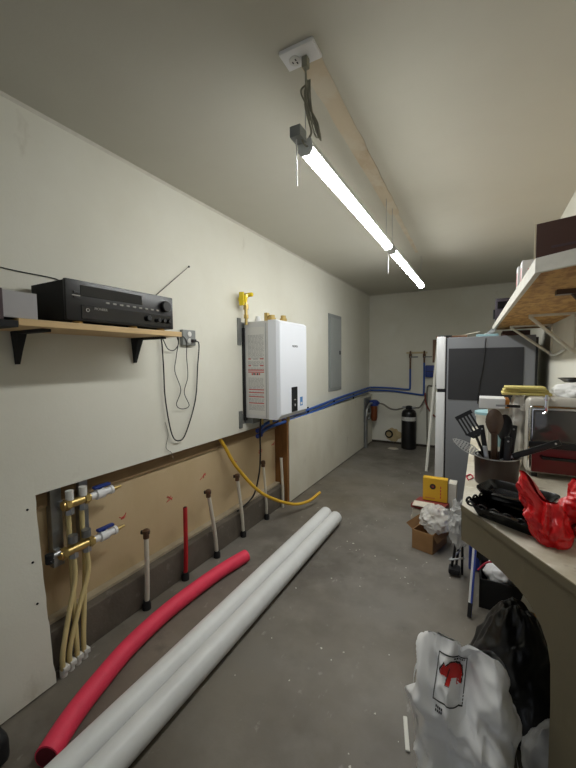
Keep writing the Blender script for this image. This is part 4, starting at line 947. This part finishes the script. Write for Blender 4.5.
# white shopping bag, pinched ridge with two lobes
wb_c = Vector((-.030, 1.14, 0))
def bagshape(cx_, cy_, wid, dep, hfun, seed, fold, lean=0., z0_=0., fs=1., rz=0., shear=0., nu=150, nv=90):
    mb = MB(); cr, sr = math.cos(rz), math.sin(rz)
    def f(u, v):
        a = 2*PI*u; ca, sa = math.cos(a), math.sin(a)
        ex = 2/3.2
        X = math.copysign(abs(ca)**ex, ca); Y = math.copysign(abs(sa)**ex, sa)
        wv = .90+.12*math.sin(PI*v)-.03*v
        dv = (1-v**3.2)*(.85+.25*math.sin(PI*v))+.05
        x = X*wid/2*wv; y = Y*dep/2*dv
        h = hfun(x/(wid/2))
        z = v*h
        q = Vector((x*1.0+seed+.25*z, y*.8, z*.42))*fs
        q = q+Vector((.05*noise.noise(q*6), .05*noise.noise(q*6+Vector((7, 1, 2))), .03*noise.noise(q*5)))
        fo = fold*(ridge(q, 8)-.45)+fold*.6*(ridge(q+Vector((3, 3, 3)), 15)-.4)+fold*.3*(ridge(q+Vector((1, 8, 3)), 33)-.4)
        k = .35+.65*math.sin(PI*min(1., v*.85+.12))
        nrm = Vector((X*.5, Y, .25*v)).normalized()
        p = Vector((x, y, z))+nrm*fo*k
        p.y += lean*v*v; p.x += shear*z
        p = Vector((p.x*cr-p.y*sr, p.x*sr+p.y*cr, p.z))
        p += Vector((cx_, cy_, .002)); p.z = max(p.z, .002); p.z += z0_; return p
    g = mb.grid(f, nu, nv, True)
    mb.bm.faces.new(g[0][::-1])
    return mb
def sg(x): return 1/(1+math.exp(-x))
def hw(t): return .445+.095*sg((t+.98)/.05)*sg((-.12-t)/.03)+.105*sg((t+.10)/.05)*sg((.93-t)/.05)-.02*t
o = thing('shopping_bag', 'white shopping bag with a red bear emblem on the floor by the bench', 'bag', (wb_c.x, wb_c.y, 0))
wbag = bagshape(wb_c.x, wb_c.y, .235, .20, hw, 1.3, .068, .03).build('bag_body', 'bag', None, 60)
DV = Vector((.0, .9, -.3))
ORG = Vector((-.114, .90, .478)); UX = Vector((1, 0, -.05)); VY = Vector((.08, .1, 1))
def lv(fn): return lambda u, v: fn(u, v)
BEAR = [(.16, .60), (.20, .70), (.28, .80), (.33, .74), (.45, .82), (.62, .84), (.78, .76), (.84, .60), (.82, .42), (.70, .42), (.68, .54), (.54, .55), (.50, .40), (.37, .40), (.40, .54), (.30, .56), (.20, .54)]
def fr_(u, v):
    return (.06 < u < .95 and .03 < v < .97) and not (.085 < u < .925 and .05 < v < .945)
def outl(u, v):
    if inpoly(u, v, BEAR): return False
    return inpoly(.5+(u-.5)/1.10, .5+(v-.5)/1.10, BEAR)
def blk(u, v):
    t = .55 < u < .88 and .895 < v < .93 and (int(u*40) % 3 != 0)
    cut = inpoly(u, v, BEAR) and (abs(u-.42-.3*(v-.6)) < .014 and v < .72)
    return fr_(u, v) or outl(u, v) or t or cut
decal('bear_emblem', wbag, ORG, UX, VY, DV, .088, .125, 64, lambda u, v: inpoly(u, v, BEAR), mat('emblem_red', (206, 40, 34), .45), wbag, .0016)
decal('emblem_frame', wbag, ORG, UX, VY, DV, .088, .125, 80, blk, 'black_ink', wbag, .0022)
decal('emblem_text', wbag, ORG+Vector((.012, 0, -.026)), UX, VY, DV, .020, .020, 24, lambda u, v: (int(u*12) % 3 != 0) and (.1 < v < .42 or .58 < v < .9), 'black_ink', wbag, .0018)
at(o, wbag)
for pp in ([(-.15, 1.17, .44), (-.172, 1.18, .40), (-.178, 1.18, .33), (-.168, 1.17, .26), (-.15, 1.15, .22)], [(.075, 1.12, .40), (.105, 1.10, .33), (.115, 1.09, .25), (.10, 1.08, .16)]):
    mb = MB(); q = spline([Vector(p) for p in pp], 6)
    a = [mb.bm.verts.new(p+Vector((0, -.012, 0))) for p in q]; b = [mb.bm.verts.new(p+Vector((-.004, .016, 0))) for p in q]
    for k in range(len(q)-1): mb.bm.faces.new((a[k], a[k+1], b[k+1], b[k]))
    bmesh.ops.solidify(mb.bm, geom=mb.bm.faces[:], thickness=.003)
    at(o, mb.build('handle_strap', 'bag', smooth=60))
tag(bagshape(.195, 1.285, .08, .075, lambda t: .115+.075*sg((-.25-t)/.12), 4.1, .030, .0, BZ, 2.6, -.5, -.30, 90, 60).build('red_bag', 'bagred', None, 50), 'crumpled red plastic bag with a pointed top in front of the pans', 'bag')
tag(bagshape(.325, 1.40, .15, .13, lambda t: .155+.02*math.cos(t*2), 7.7, .034, .0, BZ, 2.4, -.6, 0., 90, 60).build('red_bag', 'bagred', None, 50), 'crumpled rounded red plastic bag at the right edge of the bench', 'bag')
tag(MB().box((-.008, 0, 0), (.008, .13, .008), .003, rot((-.208, 1.26, .001), .25)).build('white_stick', 'stickw'), 'short white stick on the floor left of the white bag', 'stick')
# flakes of paint and dirt
fl = MB(); rnd = random.Random(12)
for k in range(80):
    x = rnd.uniform(-1.0, -.1); y = rnd.uniform(.7, 5.2)
    if x > -.5 and y > 2.6: continue
    r = rnd.uniform(.002, .006)*(1.8 if rnd.random() < .1 else 1)
    fl.prism([(x+r*rnd.uniform(.5, 1.4)*math.cos(a), y+r*rnd.uniform(.5, 1.4)*math.sin(a)) for a in (0, 1.3, 2.6, 3.9, 5.2)], .0002, .002)
tag(fl.build('floor_flakes', 'offwhite'), 'scattered pale flakes and specks on the concrete floor', 'debris', kind='stuff')
